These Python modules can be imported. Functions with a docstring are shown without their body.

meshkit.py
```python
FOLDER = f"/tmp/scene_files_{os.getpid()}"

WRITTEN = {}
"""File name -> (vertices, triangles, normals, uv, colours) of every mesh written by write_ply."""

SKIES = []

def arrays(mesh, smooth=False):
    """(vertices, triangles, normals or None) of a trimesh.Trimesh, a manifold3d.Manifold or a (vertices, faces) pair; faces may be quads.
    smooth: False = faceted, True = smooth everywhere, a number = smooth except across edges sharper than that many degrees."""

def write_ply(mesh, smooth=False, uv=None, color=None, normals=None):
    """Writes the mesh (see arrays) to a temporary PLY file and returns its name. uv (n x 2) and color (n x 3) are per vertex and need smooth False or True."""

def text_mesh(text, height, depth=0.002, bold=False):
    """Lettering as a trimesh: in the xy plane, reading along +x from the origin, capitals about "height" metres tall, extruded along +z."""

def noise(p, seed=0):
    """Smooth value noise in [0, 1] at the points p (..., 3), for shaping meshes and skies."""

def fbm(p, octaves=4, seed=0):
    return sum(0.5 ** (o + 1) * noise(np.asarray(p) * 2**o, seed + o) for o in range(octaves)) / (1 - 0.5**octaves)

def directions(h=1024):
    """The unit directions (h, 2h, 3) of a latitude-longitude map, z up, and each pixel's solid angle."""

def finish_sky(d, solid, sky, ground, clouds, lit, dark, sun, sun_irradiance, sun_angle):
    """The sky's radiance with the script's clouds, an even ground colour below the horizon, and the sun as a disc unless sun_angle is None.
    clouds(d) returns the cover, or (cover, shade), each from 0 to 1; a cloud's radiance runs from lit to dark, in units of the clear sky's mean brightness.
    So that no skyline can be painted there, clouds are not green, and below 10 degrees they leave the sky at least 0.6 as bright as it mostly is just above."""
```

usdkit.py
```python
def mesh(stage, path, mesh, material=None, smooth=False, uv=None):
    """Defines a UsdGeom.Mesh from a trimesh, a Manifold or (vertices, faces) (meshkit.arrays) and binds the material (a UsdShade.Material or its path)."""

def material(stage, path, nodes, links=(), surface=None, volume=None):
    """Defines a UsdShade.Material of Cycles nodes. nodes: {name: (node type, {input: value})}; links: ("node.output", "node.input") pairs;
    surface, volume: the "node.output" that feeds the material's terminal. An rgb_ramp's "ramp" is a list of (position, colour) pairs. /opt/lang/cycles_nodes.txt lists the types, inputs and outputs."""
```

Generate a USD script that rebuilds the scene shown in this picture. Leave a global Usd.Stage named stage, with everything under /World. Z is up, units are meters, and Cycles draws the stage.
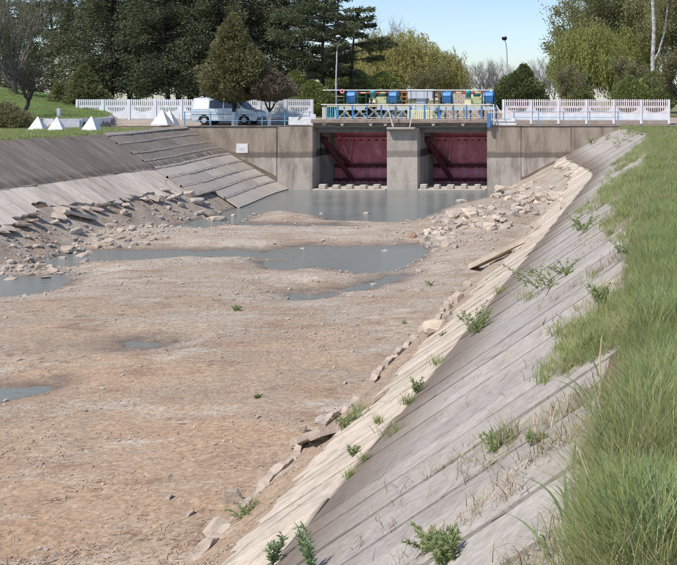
import math
import re
import numpy as np
import trimesh
import manifold3d
import shapely
from shapely.geometry import Polygon, Point
from shapely.ops import unary_union
import usdkit
import meshkit
from pxr import Usd, UsdGeom, UsdLux, UsdShade, Gf, Sdf, Vt

stage = Usd.Stage.CreateInMemory()
UsdGeom.SetStageUpAxis(stage, UsdGeom.Tokens.z)
UsdGeom.SetStageMetersPerUnit(stage, 1.0)
UsdGeom.Xform.Define(stage, '/World')
UsdGeom.Scope.Define(stage, '/World/Looks')

# ------------------------------------------------------------------ camera, sky, sun
F, EYE, PX, PY = 940.0, 1.9, 655.0, 100.0          # focal length in photo pixels, eye height, level point ahead
cam = UsdGeom.Camera.Define(stage, '/World/camera')
cam.CreateHorizontalApertureAttr(36.0)
cam.CreateVerticalApertureAttr(36.0 * 855 / 1024)
cam.CreateFocalLengthAttr(36.0 * F / 677)
cam.CreateHorizontalApertureOffsetAttr((338.5 - PX) / 677 * 36)
cam.CreateVerticalApertureOffsetAttr((PY - 282.5) / 677 * 36)
cam.CreateClippingRangeAttr(Gf.Vec2f(0.1, 4000))
cam.AddTranslateOp().Set(Gf.Vec3d(0, 0, EYE))
cam.AddRotateXOp().Set(90.0)
cam.CreateExposureAttr(0.36)

SUN = np.array([-0.34, -0.46, 0.82]); SUN /= np.linalg.norm(SUN)
sun = UsdLux.DistantLight.Define(stage, '/World/sun')
sun.CreateNormalizeAttr(True)
sun.CreateIntensityAttr(0.96)
sun.CreateAngleAttr(2.0)
sun.CreateColorAttr(Gf.Vec3f(1.0, 0.945, 0.87))
_q = Gf.Rotation(Gf.Vec3d(0, 0, 1), Gf.Vec3d(*map(float, SUN)))
sun.AddTransformOp().Set(Gf.Matrix4d().SetRotate(_q))
sky = UsdLux.DomeLight.Define(stage, '/World/sky')
sky_mat = usdkit.material(stage, '/World/Looks/sky_air', {
    'sky': ('sky_texture', {'sky_type': 'single_scattering', 'sun_disc': False, 'sun_elevation': float(math.asin(SUN[2])),
                            'sun_rotation': float(math.atan2(SUN[0], SUN[1])), 'air_density': 1.0, 'aerosol_density': 0.6, 'ozone_density': 1.5}),
    'tint': ('mix', {'mix_type': 'multiply', 'fac': 1.0, 'color2': (0.88, 0.92, 1.02)}),
    'bg': ('background_shader', {'strength': 0.125})}, [('sky.color', 'tint.color1'), ('tint.color', 'bg.color')], surface='bg.background')
UsdShade.MaterialBindingAPI.Apply(sky.GetPrim()).Bind(sky_mat)
for _p, _l, _c in ((sky.GetPrim(), 'pale blue spring sky over the whole place', 'sky'),):
    _p.SetCustomDataByKey('kind', 'structure'); _p.SetCustomDataByKey('label', _l); _p.SetCustomDataByKey('category', _c)

# ------------------------------------------------------------------ helpers
_names = {}
def unique(parent, name):
    k = (parent, name); n = _names.get(k, 0); _names[k] = n + 1
    return f'{parent}/{name}' if n == 0 else f'{parent}/{name}_{n:03d}'
def tag(p, label=None, cat=None, group=None, kind=None):
    p = p.GetPrim() if hasattr(p, 'GetPrim') else p
    for k, v in (('label', label), ('category', cat), ('group', group), ('kind', kind)):
        if v: p.SetCustomDataByKey(k, v)
    return p
def thing(name, label, cat, loc=(0, 0, 0), rotz=0.0, group=None, kind=None, scale=None):
    x = UsdGeom.Xform.Define(stage, unique('/World', name))
    x.AddTranslateOp().Set(Gf.Vec3d(*map(float, loc)))
    if rotz: x.AddRotateZOp().Set(float(math.degrees(rotz)))
    if scale: x.AddScaleOp().Set(Gf.Vec3f(*map(float, np.broadcast_to(scale, 3))))
    return tag(x, label, cat, group, kind)
def copy_of(root, label, loc, rotz=0.0, group=None, scale=None):
    x = UsdGeom.Xform.Define(stage, unique('/World', re.sub(r'_\d{3}$', '', root.GetName())))
    x.GetPrim().GetReferences().AddInternalReference(root.GetPath())
    x.ClearXformOpOrder()
    sc = Gf.Matrix4d().SetScale(Gf.Vec3d(*map(float, np.broadcast_to(1.0 if scale is None else scale, 3))))
    ro = Gf.Matrix4d().SetRotate(Gf.Rotation(Gf.Vec3d(0, 0, 1), math.degrees(rotz)))
    x.AddTransformOp(opSuffix='place').Set(sc * ro * Gf.Matrix4d().SetTranslate(Gf.Vec3d(*map(float, loc))))
    x.GetPrim().SetInstanceable(True)
    return tag(x, label, root.GetCustomDataByKey('category'), group or root.GetCustomDataByKey('group'))
def part(parent, name, mesh, mat, smooth=False, label=None, kind=None):
    m = usdkit.mesh(stage, unique(str(parent.GetPath()), name), mesh, mat, smooth)
    return tag(m, label, None, None, kind)
def solo(name, mesh, mat, label, cat, smooth=False, group=None, kind=None, loc=None):
    m = usdkit.mesh(stage, unique('/World', name), mesh, mat, smooth)
    if loc is not None: m.AddTranslateOp().Set(Gf.Vec3d(*map(float, loc)))
    return tag(m, label, cat, group, kind)
cat_ = trimesh.util.concatenate
def T(v, f): return trimesh.Trimesh(np.asarray(v, float), np.asarray(f, int), process=False)
def px(x, y, Y): return np.array([(x - PX) / F * Y, Y, EYE - (y - PY) / F * Y])        # photo pixel at depth Y
def pz(x, y, Z): return px(x, y, F * (EYE - Z) / (y - PY))                              # photo pixel on level Z
def ax(x, Y): return (x - PX) / F * Y
def az(y, Y): return EYE - (y - PY) / F * Y
def box(x0, x1, y0, y1, z0, z1, c=0.0):
    if c <= 0:
        b = trimesh.creation.box((x1 - x0, y1 - y0, z1 - z0)); b.apply_translation(((x0 + x1) / 2, (y0 + y1) / 2, (z0 + z1) / 2)); return b
    P = []
    for sx, X in ((1, x0), (-1, x1)):
        for sy, Y in ((1, y0), (-1, y1)):
            for sz, Z in ((1, z0), (-1, z1)):
                P += [(X, Y + sy * c, Z + sz * c), (X + sx * c, Y, Z + sz * c), (X + sx * c, Y + sy * c, Z)]
    return trimesh.convex.convex_hull(np.array(P))
def bar(a, b, w, h=None):
    """A square bar from a to b."""
    a, b = np.asarray(a, float), np.asarray(b, float); d = b - a; L = np.linalg.norm(d); d /= L
    u = np.cross(d, (0, 0, 1.0))
    u = np.array((1.0, 0, 0)) if np.linalg.norm(u) < 1e-4 else u / np.linalg.norm(u)
    v = np.cross(u, d); h = h or w
    P = [q + su * u * w / 2 + sv * v * h / 2 for q in (a, b) for su in (-1, 1) for sv in (-1, 1)]
    return trimesh.convex.convex_hull(np.array(P))
def tube(pts, radii, sides=6, cap=True):
    pts = np.asarray(pts, float); n = len(pts); radii = np.broadcast_to(np.asarray(radii, float), (n,))
    t = np.gradient(pts, axis=0); t /= np.linalg.norm(t, axis=1, keepdims=True) + 1e-12
    ref = np.array((0.31, 0.17, 0.93)) if abs(t[0] @ np.array((0.31, 0.17, 0.93))) < 0.95 else np.array((1.0, 0, 0))
    u = np.cross(t, ref); u /= np.linalg.norm(u, axis=1, keepdims=True) + 1e-12
    v = np.cross(t, u)
    a = np.arange(sides) * 2 * math.pi / sides
    V = (pts[:, None] + radii[:, None, None] * (np.cos(a)[None, :, None] * u[:, None] + np.sin(a)[None, :, None] * v[:, None])).reshape(-1, 3)
    i, j = np.meshgrid(np.arange(n - 1), np.arange(sides), indexing='ij'); j2 = (j + 1) % sides
    A, B, C, D = i * sides + j, i * sides + j2, (i + 1) * sides + j2, (i + 1) * sides + j
    Fs = np.concatenate([np.stack([A, B, C], -1).reshape(-1, 3), np.stack([A, C, D], -1).reshape(-1, 3)])
    if cap:
        V = np.vstack([V, pts[0], pts[-1]]); k = np.arange(sides); k2 = (k + 1) % sides; e = (n - 1) * sides
        Fs = np.vstack([Fs, np.stack([k2, k, np.full(sides, n * sides)], -1), np.stack([e + k, e + k2, np.full(sides, n * sides + 1)], -1)])
    return T(V, Fs)
def cyl(a, b, r, sides=16): return tube([a, b], [r, r], sides)
def rev(prof, sides=24):
    """A lathe about z of (radius, height) pairs."""
    return trimesh.creation.revolve(np.array(prof, float), sections=sides)
def move(m, d): m = m.copy(); m.apply_translation(d); return m
def rot(m, ang, axis, about=(0, 0, 0)): m = m.copy(); m.apply_transform(trimesh.transformations.rotation_matrix(ang, axis, about)); return m
def sstep(x, a, b): t = np.clip((x - a) / (b - a), 0, 1); return t * t * (3 - 2 * t)
def fbm2(X, Y, s, o=4, seed=0): return meshkit.fbm(np.stack([np.asarray(X) * s, np.asarray(Y) * s, np.zeros_like(np.asarray(X)) + 0.37], -1), o, seed)

# ------------------------------------------------------------------ materials
def mat(name, nodes, links, surface): return usdkit.material(stage, '/World/Looks/' + name, nodes, links, surface)
def simple(name, c1, c2=None, scale=6.0, rough=0.75, bump=0.15, metallic=0.0, stretch=(1, 1, 1), detail=6, bscale=None, spec=0.3):
    c2 = c2 or tuple(0.75 * x for x in c1)
    return mat(name, {
        'g': ('geometry', {}), 'mp': ('mapping', {'scale': stretch}),
        'n': ('noise_texture', {'scale': scale, 'detail': float(detail), 'roughness': 0.62}),
        'r': ('rgb_ramp', {'ramp': [(0.3, c2), (0.68, c1)]}),
        'n2': ('noise_texture', {'scale': bscale or scale * 6, 'detail': 5.0}),
        'b': ('bump', {'strength': bump, 'distance': 0.02}),
        'p': ('principled_bsdf', {'roughness': rough, 'metallic': metallic, 'specular_ior_level': spec})},
        [('g.position', 'mp.vector'), ('mp.vector', 'n.vector'), ('n.fac', 'r.fac'), ('r.color', 'p.base_color'), ('g.position', 'n2.vector'), ('n2.fac', 'b.height'), ('b.normal', 'p.normal')], 'p.BSDF')
def leafmat(name, dark, mid, light, scale=0.9, fine=9.0, trans=0.3, fw=0.55):
    return mat(name, {
        'g': ('geometry', {}), 'n': ('noise_texture', {'scale': scale, 'detail': 2.0}), 'f': ('noise_texture', {'scale': fine, 'detail': 2.0}),
        'm': ('math', {'math_type': 'multiply_add', 'value2': fw, 'value3': 0.0}), 'a': ('math', {'math_type': 'multiply_add', 'value2': 1.05 - fw}),
        'r': ('rgb_ramp', {'ramp': [(0.30, dark), (0.52, mid), (0.74, light)]}),
        'p': ('principled_bsdf', {'roughness': 0.65, 'specular_ior_level': 0.25}), 't': ('translucent_bsdf', {}), 'x': ('mix_closure', {'fac': trans})},
        [('g.position', 'n.vector'), ('g.position', 'f.vector'), ('f.fac', 'm.value1'), ('n.fac', 'a.value1'), ('m.value', 'a.value3'), ('a.value', 'r.fac'),
         ('r.color', 'p.base_color'), ('r.color', 't.color'), ('p.BSDF', 'x.closure1'), ('t.BSDF', 'x.closure2')], 'x.closure')
def concrete(name, top, band, low, zline, soft=0.12, bandw=0.35, streak=(3.0, 3.0, 0.35), dirt=(0.09, 0.07, 0.055), dirt_amt=0.55, streak_scale=1.0, rand=0.25, bump=0.35, fade=0.05, dash=0.0, dash_map=(1.1, 16.0, 1.1), dthr=0.47, crack=0.0):
    """Weathered concrete with the old waterline: `top` above it, a dark `band` on it, `low` below."""
    return mat(name, {
        'g': ('geometry', {}), 's': ('separate_xyz', {}), 'oi': ('object_info', {}),
        'wob': ('noise_texture', {'scale': 1.3, 'detail': 5.0}), 'wz': ('math', {'math_type': 'multiply_add', 'value2': 2 * soft, 'value3': -soft}), 'z': ('math', {'math_type': 'add'}),
        'mr': ('map_range', {'from_min': zline - 1.0, 'from_max': zline + 1.0, 'clamp': True}),
        'ramp': ('rgb_ramp', {'ramp': [(0.0, low), (0.5 - 0.03, low), (0.5 + 0.01, band), (0.5 + bandw / 2 - 0.02, band), (0.5 + bandw / 2 + fade, top), (1.0, top)]}),
        'mp': ('mapping', {'scale': streak}), 'st': ('noise_texture', {'scale': streak_scale, 'detail': 7.0, 'roughness': 0.65}),
        'sr': ('map_range', {'from_min': dthr, 'from_max': dthr + 0.25, 'to_max': dirt_amt, 'clamp': True}), 'mx': ('mix_color', {'b': dirt}),
        'dm': ('mapping', {'scale': dash_map}), 'dn': ('noise_texture', {'scale': 1.5, 'detail': 5.0, 'roughness': 0.6}), 'dr': ('map_range', {'from_min': 0.635, 'from_max': 0.665, 'to_max': dash, 'clamp': True}), 'dx': ('mix_color', {'b': (0.10, 0.072, 0.055)}),
        'cw': ('noise_texture', {'scale': 1.1, 'detail': 4.0}), 'ca': ('mix_color', {'blend_type': 'linear_light', 'fac': 0.12}), 'cv': ('voronoi_texture', {'feature': 'distance_to_edge', 'scale': 0.75}), 'cr': ('map_range', {'from_min': 0.004, 'from_max': 0.012, 'to_min': crack, 'to_max': 0.0, 'clamp': True}),
        'ck': ('map_range', {'from_min': 0.48, 'from_max': 0.54, 'clamp': True}), 'cm': ('math', {'math_type': 'multiply'}), 'cx': ('mix_color', {'b': (0.085, 0.065, 0.05)}),
        'fn': ('noise_texture', {'scale': 14.0, 'detail': 8.0, 'roughness': 0.7}), 'fr': ('map_range', {'from_min': 0.25, 'from_max': 0.75, 'to_min': 0.72, 'to_max': 1.2, 'clamp': True}),
        'rr': ('map_range', {'to_min': 1 - rand, 'to_max': 1 + rand * 0.7}), 'mul': ('math', {'math_type': 'multiply'}),
        'hv': ('vector_math', {'math_type': 'scale'}), 'b': ('bump', {'strength': bump, 'distance': 0.03}),
        'p': ('principled_bsdf', {'roughness': 0.88, 'specular_ior_level': 0.2})},
        [('g.position', 's.vector'), ('g.position', 'wob.vector'), ('wob.fac', 'wz.value1'), ('s.z', 'z.value1'), ('wz.value', 'z.value2'), ('z.value', 'mr.value'), ('mr.result', 'ramp.fac'),
         ('g.position', 'mp.vector'), ('mp.vector', 'st.vector'), ('st.fac', 'sr.value'), ('sr.result', 'mx.fac'), ('ramp.color', 'mx.a'),
         ('g.position', 'fn.vector'), ('fn.fac', 'fr.value'), ('oi.random', 'rr.value'), ('fr.result', 'mul.value1'), ('rr.result', 'mul.value2'),
         ('g.position', 'dm.vector'), ('dm.vector', 'dn.vector'), ('dn.fac', 'dr.value'), ('dr.result', 'dx.fac'), ('mx.result', 'dx.a'), ('g.position', 'cw.vector'), ('g.position', 'ca.a'), ('cw.color', 'ca.b'), ('ca.result', 'cv.vector'), ('cv.distance', 'cr.value'), ('wob.fac', 'ck.value'), ('cr.result', 'cm.value1'), ('ck.result', 'cm.value2'), ('cm.value', 'cx.fac'), ('dx.result', 'cx.a'), ('cx.result', 'hv.vector1'), ('mul.value', 'hv.scale'), ('hv.vector', 'p.base_color'), ('fn.fac', 'b.height'), ('b.normal', 'p.normal')], 'p.BSDF')

M = {}
M['bed'] = mat('riverbed_soil', {
    'g': ('geometry', {}), 's': ('separate_xyz', {}),
    'mp': ('mapping', {'scale': (0.55, 0.9, 0.6)}), 'big': ('noise_texture', {'scale': 0.5, 'detail': 8.0, 'roughness': 0.66, 'distortion': 0.6}),
    'yy': ('map_range', {'from_min': 12.5, 'from_max': 34.0, 'to_min': -0.21, 'to_max': 0.14, 'clamp': True}), 'ad': ('math', {'math_type': 'add'}),
    'r1': ('rgb_ramp', {'ramp': [(0.20, (0.365, 0.245, 0.157)), (0.36, (0.365, 0.267, 0.182)), (0.50, (0.31, 0.24, 0.175)), (0.62, (0.345, 0.285, 0.225)), (0.85, (0.40, 0.345, 0.285))]}),
    'mp2': ('mapping', {'scale': (0.6, 1.5, 1)}), 'red': ('noise_texture', {'scale': 0.9, 'detail': 8.0, 'roughness': 0.68}), 'rm': ('map_range', {'from_min': 0.52, 'from_max': 0.66, 'to_max': 0.75, 'clamp': True}),
    'm1': ('mix_color', {'b': (0.245, 0.155, 0.105)}),
    'mp3': ('mapping', {'scale': (0.5, 1.1, 1), 'location': (7.0, 3.0, 0)}), 'wh': ('noise_texture', {'scale': 0.7, 'detail': 9.0, 'roughness': 0.7}), 'wm': ('map_range', {'from_min': 0.54, 'from_max': 0.70, 'to_max': 0.8, 'clamp': True}),
    'm2': ('mix_color', {'b': (0.47, 0.425, 0.36)}),
    'fine': ('noise_texture', {'scale': 13.0, 'detail': 10.0, 'roughness': 0.8}), 'fm': ('map_range', {'from_min': 0.3, 'from_max': 0.7, 'to_min': 0.58, 'to_max': 1.36, 'clamp': True}),
    'v': ('voronoi_texture', {'scale': 16.0}), 'vs': ('separate_color', {}), 'vm': ('map_range', {'to_min': 0.80, 'to_max': 1.18}),
    'mu': ('math', {'math_type': 'multiply'}), 'sc': ('vector_math', {'math_type': 'scale'}),
    'wn': ('math', {'math_type': 'multiply_add', 'value2': 0.34, 'value3': -0.17}), 'wz': ('math', {'math_type': 'add'}),
    'wet': ('map_range', {'from_min': -4.50, 'from_max': -4.36, 'to_min': 1.0, 'to_max': 0.0, 'clamp': True}), 'm3': ('mix_color', {'b': (0.085, 0.062, 0.046)}),
    'wf': ('math', {'math_type': 'multiply', 'value2': 0.7}), 'ro': ('map_range', {'to_min': 0.95, 'to_max': 0.42}),
    'hb': ('math', {'math_type': 'multiply_add', 'value2': 0.8, 'value3': 0.0}), 'b': ('bump', {'strength': 0.55, 'distance': 0.025}),
    'p': ('principled_bsdf', {'specular_ior_level': 0.25})},
    [('g.position', 's.vector'), ('g.position', 'mp.vector'), ('mp.vector', 'big.vector'), ('s.y', 'yy.value'), ('big.fac', 'ad.value1'), ('yy.result', 'ad.value2'), ('ad.value', 'r1.fac'),
     ('g.position', 'mp2.vector'), ('mp2.vector', 'red.vector'), ('red.fac', 'rm.value'), ('rm.result', 'm1.fac'), ('r1.color', 'm1.a'),
     ('g.position', 'mp3.vector'), ('mp3.vector', 'wh.vector'), ('wh.fac', 'wm.value'), ('wm.result', 'm2.fac'), ('m1.result', 'm2.a'),
     ('g.position', 'fine.vector'), ('fine.fac', 'fm.value'), ('g.position', 'v.vector'), ('v.color', 'vs.color'), ('vs.r', 'vm.value'), ('fm.result', 'mu.value1'), ('vm.result', 'mu.value2'),
     ('m2.result', 'sc.vector1'), ('mu.value', 'sc.scale'), ('red.fac', 'wn.value1'), ('wn.value', 'wz.value1'), ('s.z', 'wz.value2'), ('wz.value', 'wet.value'), ('wet.result', 'wf.value1'), ('wf.value', 'm3.fac'), ('sc.vector', 'm3.a'),
     ('m3.result', 'p.base_color'), ('wet.result', 'ro.value'), ('ro.result', 'p.roughness'), ('fine.fac', 'hb.value1'), ('hb.value', 'b.height'), ('b.normal', 'p.normal')], 'p.BSDF')
M['soil'] = simple('bank_soil', (0.20, 0.125, 0.07), (0.065, 0.047, 0.036), 4.0, 0.95, 0.6, bscale=30)
M['turf'] = simple('turf_ground', (0.22, 0.20, 0.10), (0.13, 0.125, 0.06), 1.2, 0.95, 0.5, bscale=40)
M['lawn'] = simple('lawn_ground', (0.115, 0.185, 0.045), (0.075, 0.13, 0.032), 1.5, 0.95, 0.6, bscale=45)
M['road'] = simple('sandy_road', (0.36, 0.30, 0.245), (0.25, 0.21, 0.175), 0.8, 0.95, 0.3, bscale=25)
M['slab_r'] = concrete('right_slab_concrete', (0.38, 0.343, 0.302), (0.19, 0.15, 0.12), (0.56, 0.475, 0.375), -1.99, 0.12, 0.20, streak=(1.3, 1.3, 1.3), dirt=(0.23, 0.19, 0.15), dirt_amt=0.6, streak_scale=2.6, rand=0.12, fade=0.25, dash=0.0, crack=0.3)
M['slab_l'] = concrete('left_slab_concrete', (0.185, 0.155, 0.13), (0.12, 0.10, 0.082), (0.60, 0.52, 0.43), -1.93, 0.06, 0.20, streak=(0.5, 2.2, 0.5), dirt=(0.31, 0.265, 0.225), dirt_amt=0.75, streak_scale=1.2, dthr=0.45, crack=0.35, rand=0.16)
M['slab_t'] = concrete('apron_slab_concrete', (0.22, 0.19, 0.16), (0.13, 0.11, 0.092), (0.46, 0.405, 0.345), -1.95, 0.10, 0.25, streak=(1.2, 1.2, 1.2), dirt=(0.33, 0.30, 0.27), dirt_amt=0.5, rand=0.16)
M['rib'] = simple('apron_rib_concrete', (0.42, 0.37, 0.32), (0.26, 0.22, 0.19), 3, 0.9, 0.4)
M['rib_d'] = simple('dark_rib_concrete', (0.33, 0.285, 0.24), (0.20, 0.17, 0.14), 3, 0.9, 0.4)
M['wall'] = concrete('dam_wall_concrete', (0.33, 0.272, 0.215), (0.18, 0.15, 0.125), (0.42, 0.375, 0.325), -2.2, 0.12, 0.36, streak=(1.3, 1.3, 0.35), dirt=(0.12, 0.09, 0.07), dirt_amt=0.75, streak_scale=1.1, dthr=0.43, rand=0.0)
M['pier'] = concrete('pier_concrete', (0.38, 0.335, 0.285), (0.235, 0.205, 0.18), (0.45, 0.40, 0.345), -2.15, 0.10, 0.42, streak=(1.4, 1.4, 0.5), dirt=(0.19, 0.155, 0.125), dirt_amt=0.6, rand=0.0)
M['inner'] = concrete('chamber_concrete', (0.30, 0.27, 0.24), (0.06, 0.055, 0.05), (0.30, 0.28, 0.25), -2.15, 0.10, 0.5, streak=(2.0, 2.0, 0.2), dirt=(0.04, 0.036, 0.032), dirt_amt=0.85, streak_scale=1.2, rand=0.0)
M['deck'] = simple('deck_concrete', (0.34, 0.27, 0.22), (0.19, 0.145, 0.115), 2.5, 0.9, 0.4, stretch=(1, 1, 3))
M['beam'] = simple('grey_beam_concrete', (0.20, 0.19, 0.175), (0.13, 0.12, 0.11), 3, 0.9, 0.3)
M['tooth'] = simple('sill_concrete', (0.50, 0.45, 0.38), (0.36, 0.32, 0.27), 5, 0.9, 0.4)
M['gate'] = mat('red_gate_paint', {
    'g': ('geometry', {}), 'mp': ('mapping', {'scale': (1, 1, 0.5)}), 'n': ('noise_texture', {'scale': 2.2, 'detail': 8.0, 'roughness': 0.65}),
    'r': ('rgb_ramp', {'ramp': [(0.28, (0.42, 0.10, 0.13)), (0.5, (0.60, 0.165, 0.21)), (0.62, (0.67, 0.26, 0.30)), (0.76, (0.70, 0.42, 0.43))]}),
    'n2': ('noise_texture', {'scale': 5.0, 'detail': 3.0}), 'b': ('bump', {'strength': 0.5, 'distance': 0.05}), 'p': ('principled_bsdf', {'roughness': 0.42, 'specular_ior_level': 0.5})},
    [('g.position', 'mp.vector'), ('mp.vector', 'n.vector'), ('n.fac', 'r.fac'), ('r.color', 'p.base_color'), ('g.position', 'n2.vector'), ('n2.fac', 'b.height'), ('b.normal', 'p.normal')], 'p.BSDF')
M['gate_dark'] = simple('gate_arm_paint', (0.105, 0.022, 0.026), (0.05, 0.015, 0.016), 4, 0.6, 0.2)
M['water'] = mat('shallow_water', {
    'g': ('geometry', {}), 'mp': ('mapping', {'scale': (0.7, 1.6, 1)}), 'n': ('noise_texture', {'scale': 5.0, 'detail': 4.0, 'roughness': 0.6}), 'n2': ('noise_texture', {'scale': 0.35, 'detail': 3.0}),
    'mk': ('map_range', {'from_min': 0.38, 'from_max': 0.62, 'to_min': 0.35, 'to_max': 1.0, 'clamp': True}), 'b': ('bump', {'distance': 0.075}),
    'p': ('principled_bsdf', {'base_color': (0.185, 0.198, 0.178), 'roughness': 0.12, 'ior': 1.33, 'specular_ior_level': 0.6})},
    [('g.position', 'mp.vector'), ('mp.vector', 'n.vector'), ('g.position', 'n2.vector'), ('n2.fac', 'mk.value'), ('mk.result', 'b.strength'), ('n.fac', 'b.height'), ('b.normal', 'p.normal')], 'p.BSDF')
M['rock'] = simple('pale_rubble', (0.50, 0.415, 0.335), (0.33, 0.27, 0.215), 4, 0.92, 0.6, bscale=22)
M['rock_d'] = simple('grey_rubble', (0.42, 0.37, 0.32), (0.28, 0.245, 0.21), 4, 0.92, 0.6, bscale=22)
M['rock_r'] = simple('reddish_rubble', (0.40, 0.27, 0.20), (0.28, 0.18, 0.13), 4, 0.92, 0.6, bscale=22)
M['cream'] = simple('cream_plaster_lump', (0.58, 0.48, 0.375), (0.45, 0.365, 0.28), 3, 0.9, 0.3)
M['white'] = simple('white_paint', (0.74, 0.735, 0.72), (0.56, 0.55, 0.53), 3.5, 0.6, 0.08)
M['whitewash'] = simple('whitewash', (0.80, 0.80, 0.80), (0.58, 0.57, 0.55), 7, 0.85, 0.3)
M['fence_w'] = simple('fence_white', (0.74, 0.75, 0.78), (0.58, 0.59, 0.61), 2.5, 0.8, 0.15, stretch=(1, 1, 0.5))
M['fence_p'] = simple('fence_pinkish_white', (0.74, 0.65, 0.655), (0.56, 0.48, 0.48), 2.5, 0.8, 0.15)
M['fence_d'] = simple('fence_plinth', (0.36, 0.30, 0.255), (0.25, 0.205, 0.175), 3, 0.9, 0.3)
M['kerb'] = simple('kerb_lilac_white', (0.66, 0.66, 0.71), (0.50, 0.50, 0.54), 3, 0.8, 0.2)
M['blue'] = simple('blue_paint', (0.06, 0.22, 0.50), (0.06, 0.15, 0.31), 4, 0.4, 0.05, spec=0.5)
M['blue_l'] = simple('faded_blue_paint', (0.22, 0.42, 0.56), (0.12, 0.27, 0.40), 5, 0.6, 0.1)
M['pale_blue'] = simple('pale_blue_paint', (0.50, 0.58, 0.64), (0.36, 0.44, 0.50), 4, 0.6, 0.05)
M['drum'] = simple('drum_blue', (0.05, 0.25, 0.58), (0.045, 0.17, 0.38), 4, 0.5, 0.03, spec=0.5)
M['teal'] = simple('teal_paint', (0.06, 0.30, 0.30), (0.04, 0.22, 0.23), 4, 0.5, 0.05)
M['green_d'] = simple('dark_green_paint', (0.05, 0.13, 0.11), (0.03, 0.09, 0.08), 4, 0.6, 0.05)
M['yellow'] = simple('pale_yellow_paint', (0.72, 0.70, 0.42), (0.62, 0.60, 0.36), 3, 0.6, 0.05)
M['yellow_d'] = simple('dull_yellow_paint', (0.48, 0.49, 0.27), (0.38, 0.40, 0.22), 3, 0.6, 0.05)
M['rail_y'] = simple('ochre_rail', (0.60, 0.49, 0.27), (0.45, 0.36, 0.20), 3, 0.6, 0.05)
M['red'] = simple('red_paint', (0.42, 0.035, 0.045), (0.30, 0.025, 0.03), 4, 0.5, 0.05)
M['lattice'] = simple('lattice_pale_paint', (0.60, 0.64, 0.60), (0.45, 0.50, 0.46), 5, 0.6, 0.05)
M['rust'] = simple('rusty_orange', (0.36, 0.15, 0.055), (0.20, 0.08, 0.035), 5, 0.8, 0.2)
M['cabinet'] = simple('grey_cabinet', (0.55, 0.57, 0.62), (0.47, 0.49, 0.54), 2, 0.5, 0.03)
M['pink'] = simple('pink_ring', (0.75, 0.33, 0.36), (0.7, 0.28, 0.32), 5, 0.6, 0.05)
M['beige'] = simple('beige_brick', (0.55, 0.43, 0.34), (0.46, 0.35, 0.27), 5, 0.85, 0.2)
M['pale_post'] = simple('beige_post', (0.55, 0.49, 0.42), (0.45, 0.40, 0.34), 5, 0.85, 0.2)
M['steel'] = simple('galvanised_steel', (0.50, 0.51, 0.52), (0.38, 0.39, 0.40), 6, 0.5, 0.05)
M['black'] = simple('black_lamp', (0.02, 0.02, 0.024), (0.015, 0.015, 0.018), 5, 0.5, 0.03)
M['cloth'] = simple('dark_cloth', (0.022, 0.022, 0.03), (0.012, 0.012, 0.016), 8, 0.9, 0.2)
M['trouser'] = simple('dark_trousers', (0.03, 0.03, 0.04), (0.018, 0.018, 0.024), 8, 0.9, 0.2)
M['skin'] = simple('skin', (0.45, 0.27, 0.19), (0.40, 0.23, 0.16), 8, 0.6, 0.02)
M['van'] = simple('silver_van_paint', (0.60, 0.645, 0.68), (0.57, 0.61, 0.645), 1, 0.32, 0.0, metallic=0.15, spec=0.6)
M['van_w'] = simple('white_van_panel', (0.84, 0.85, 0.86), (0.80, 0.81, 0.82), 1, 0.35, 0.0, spec=0.6)
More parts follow.
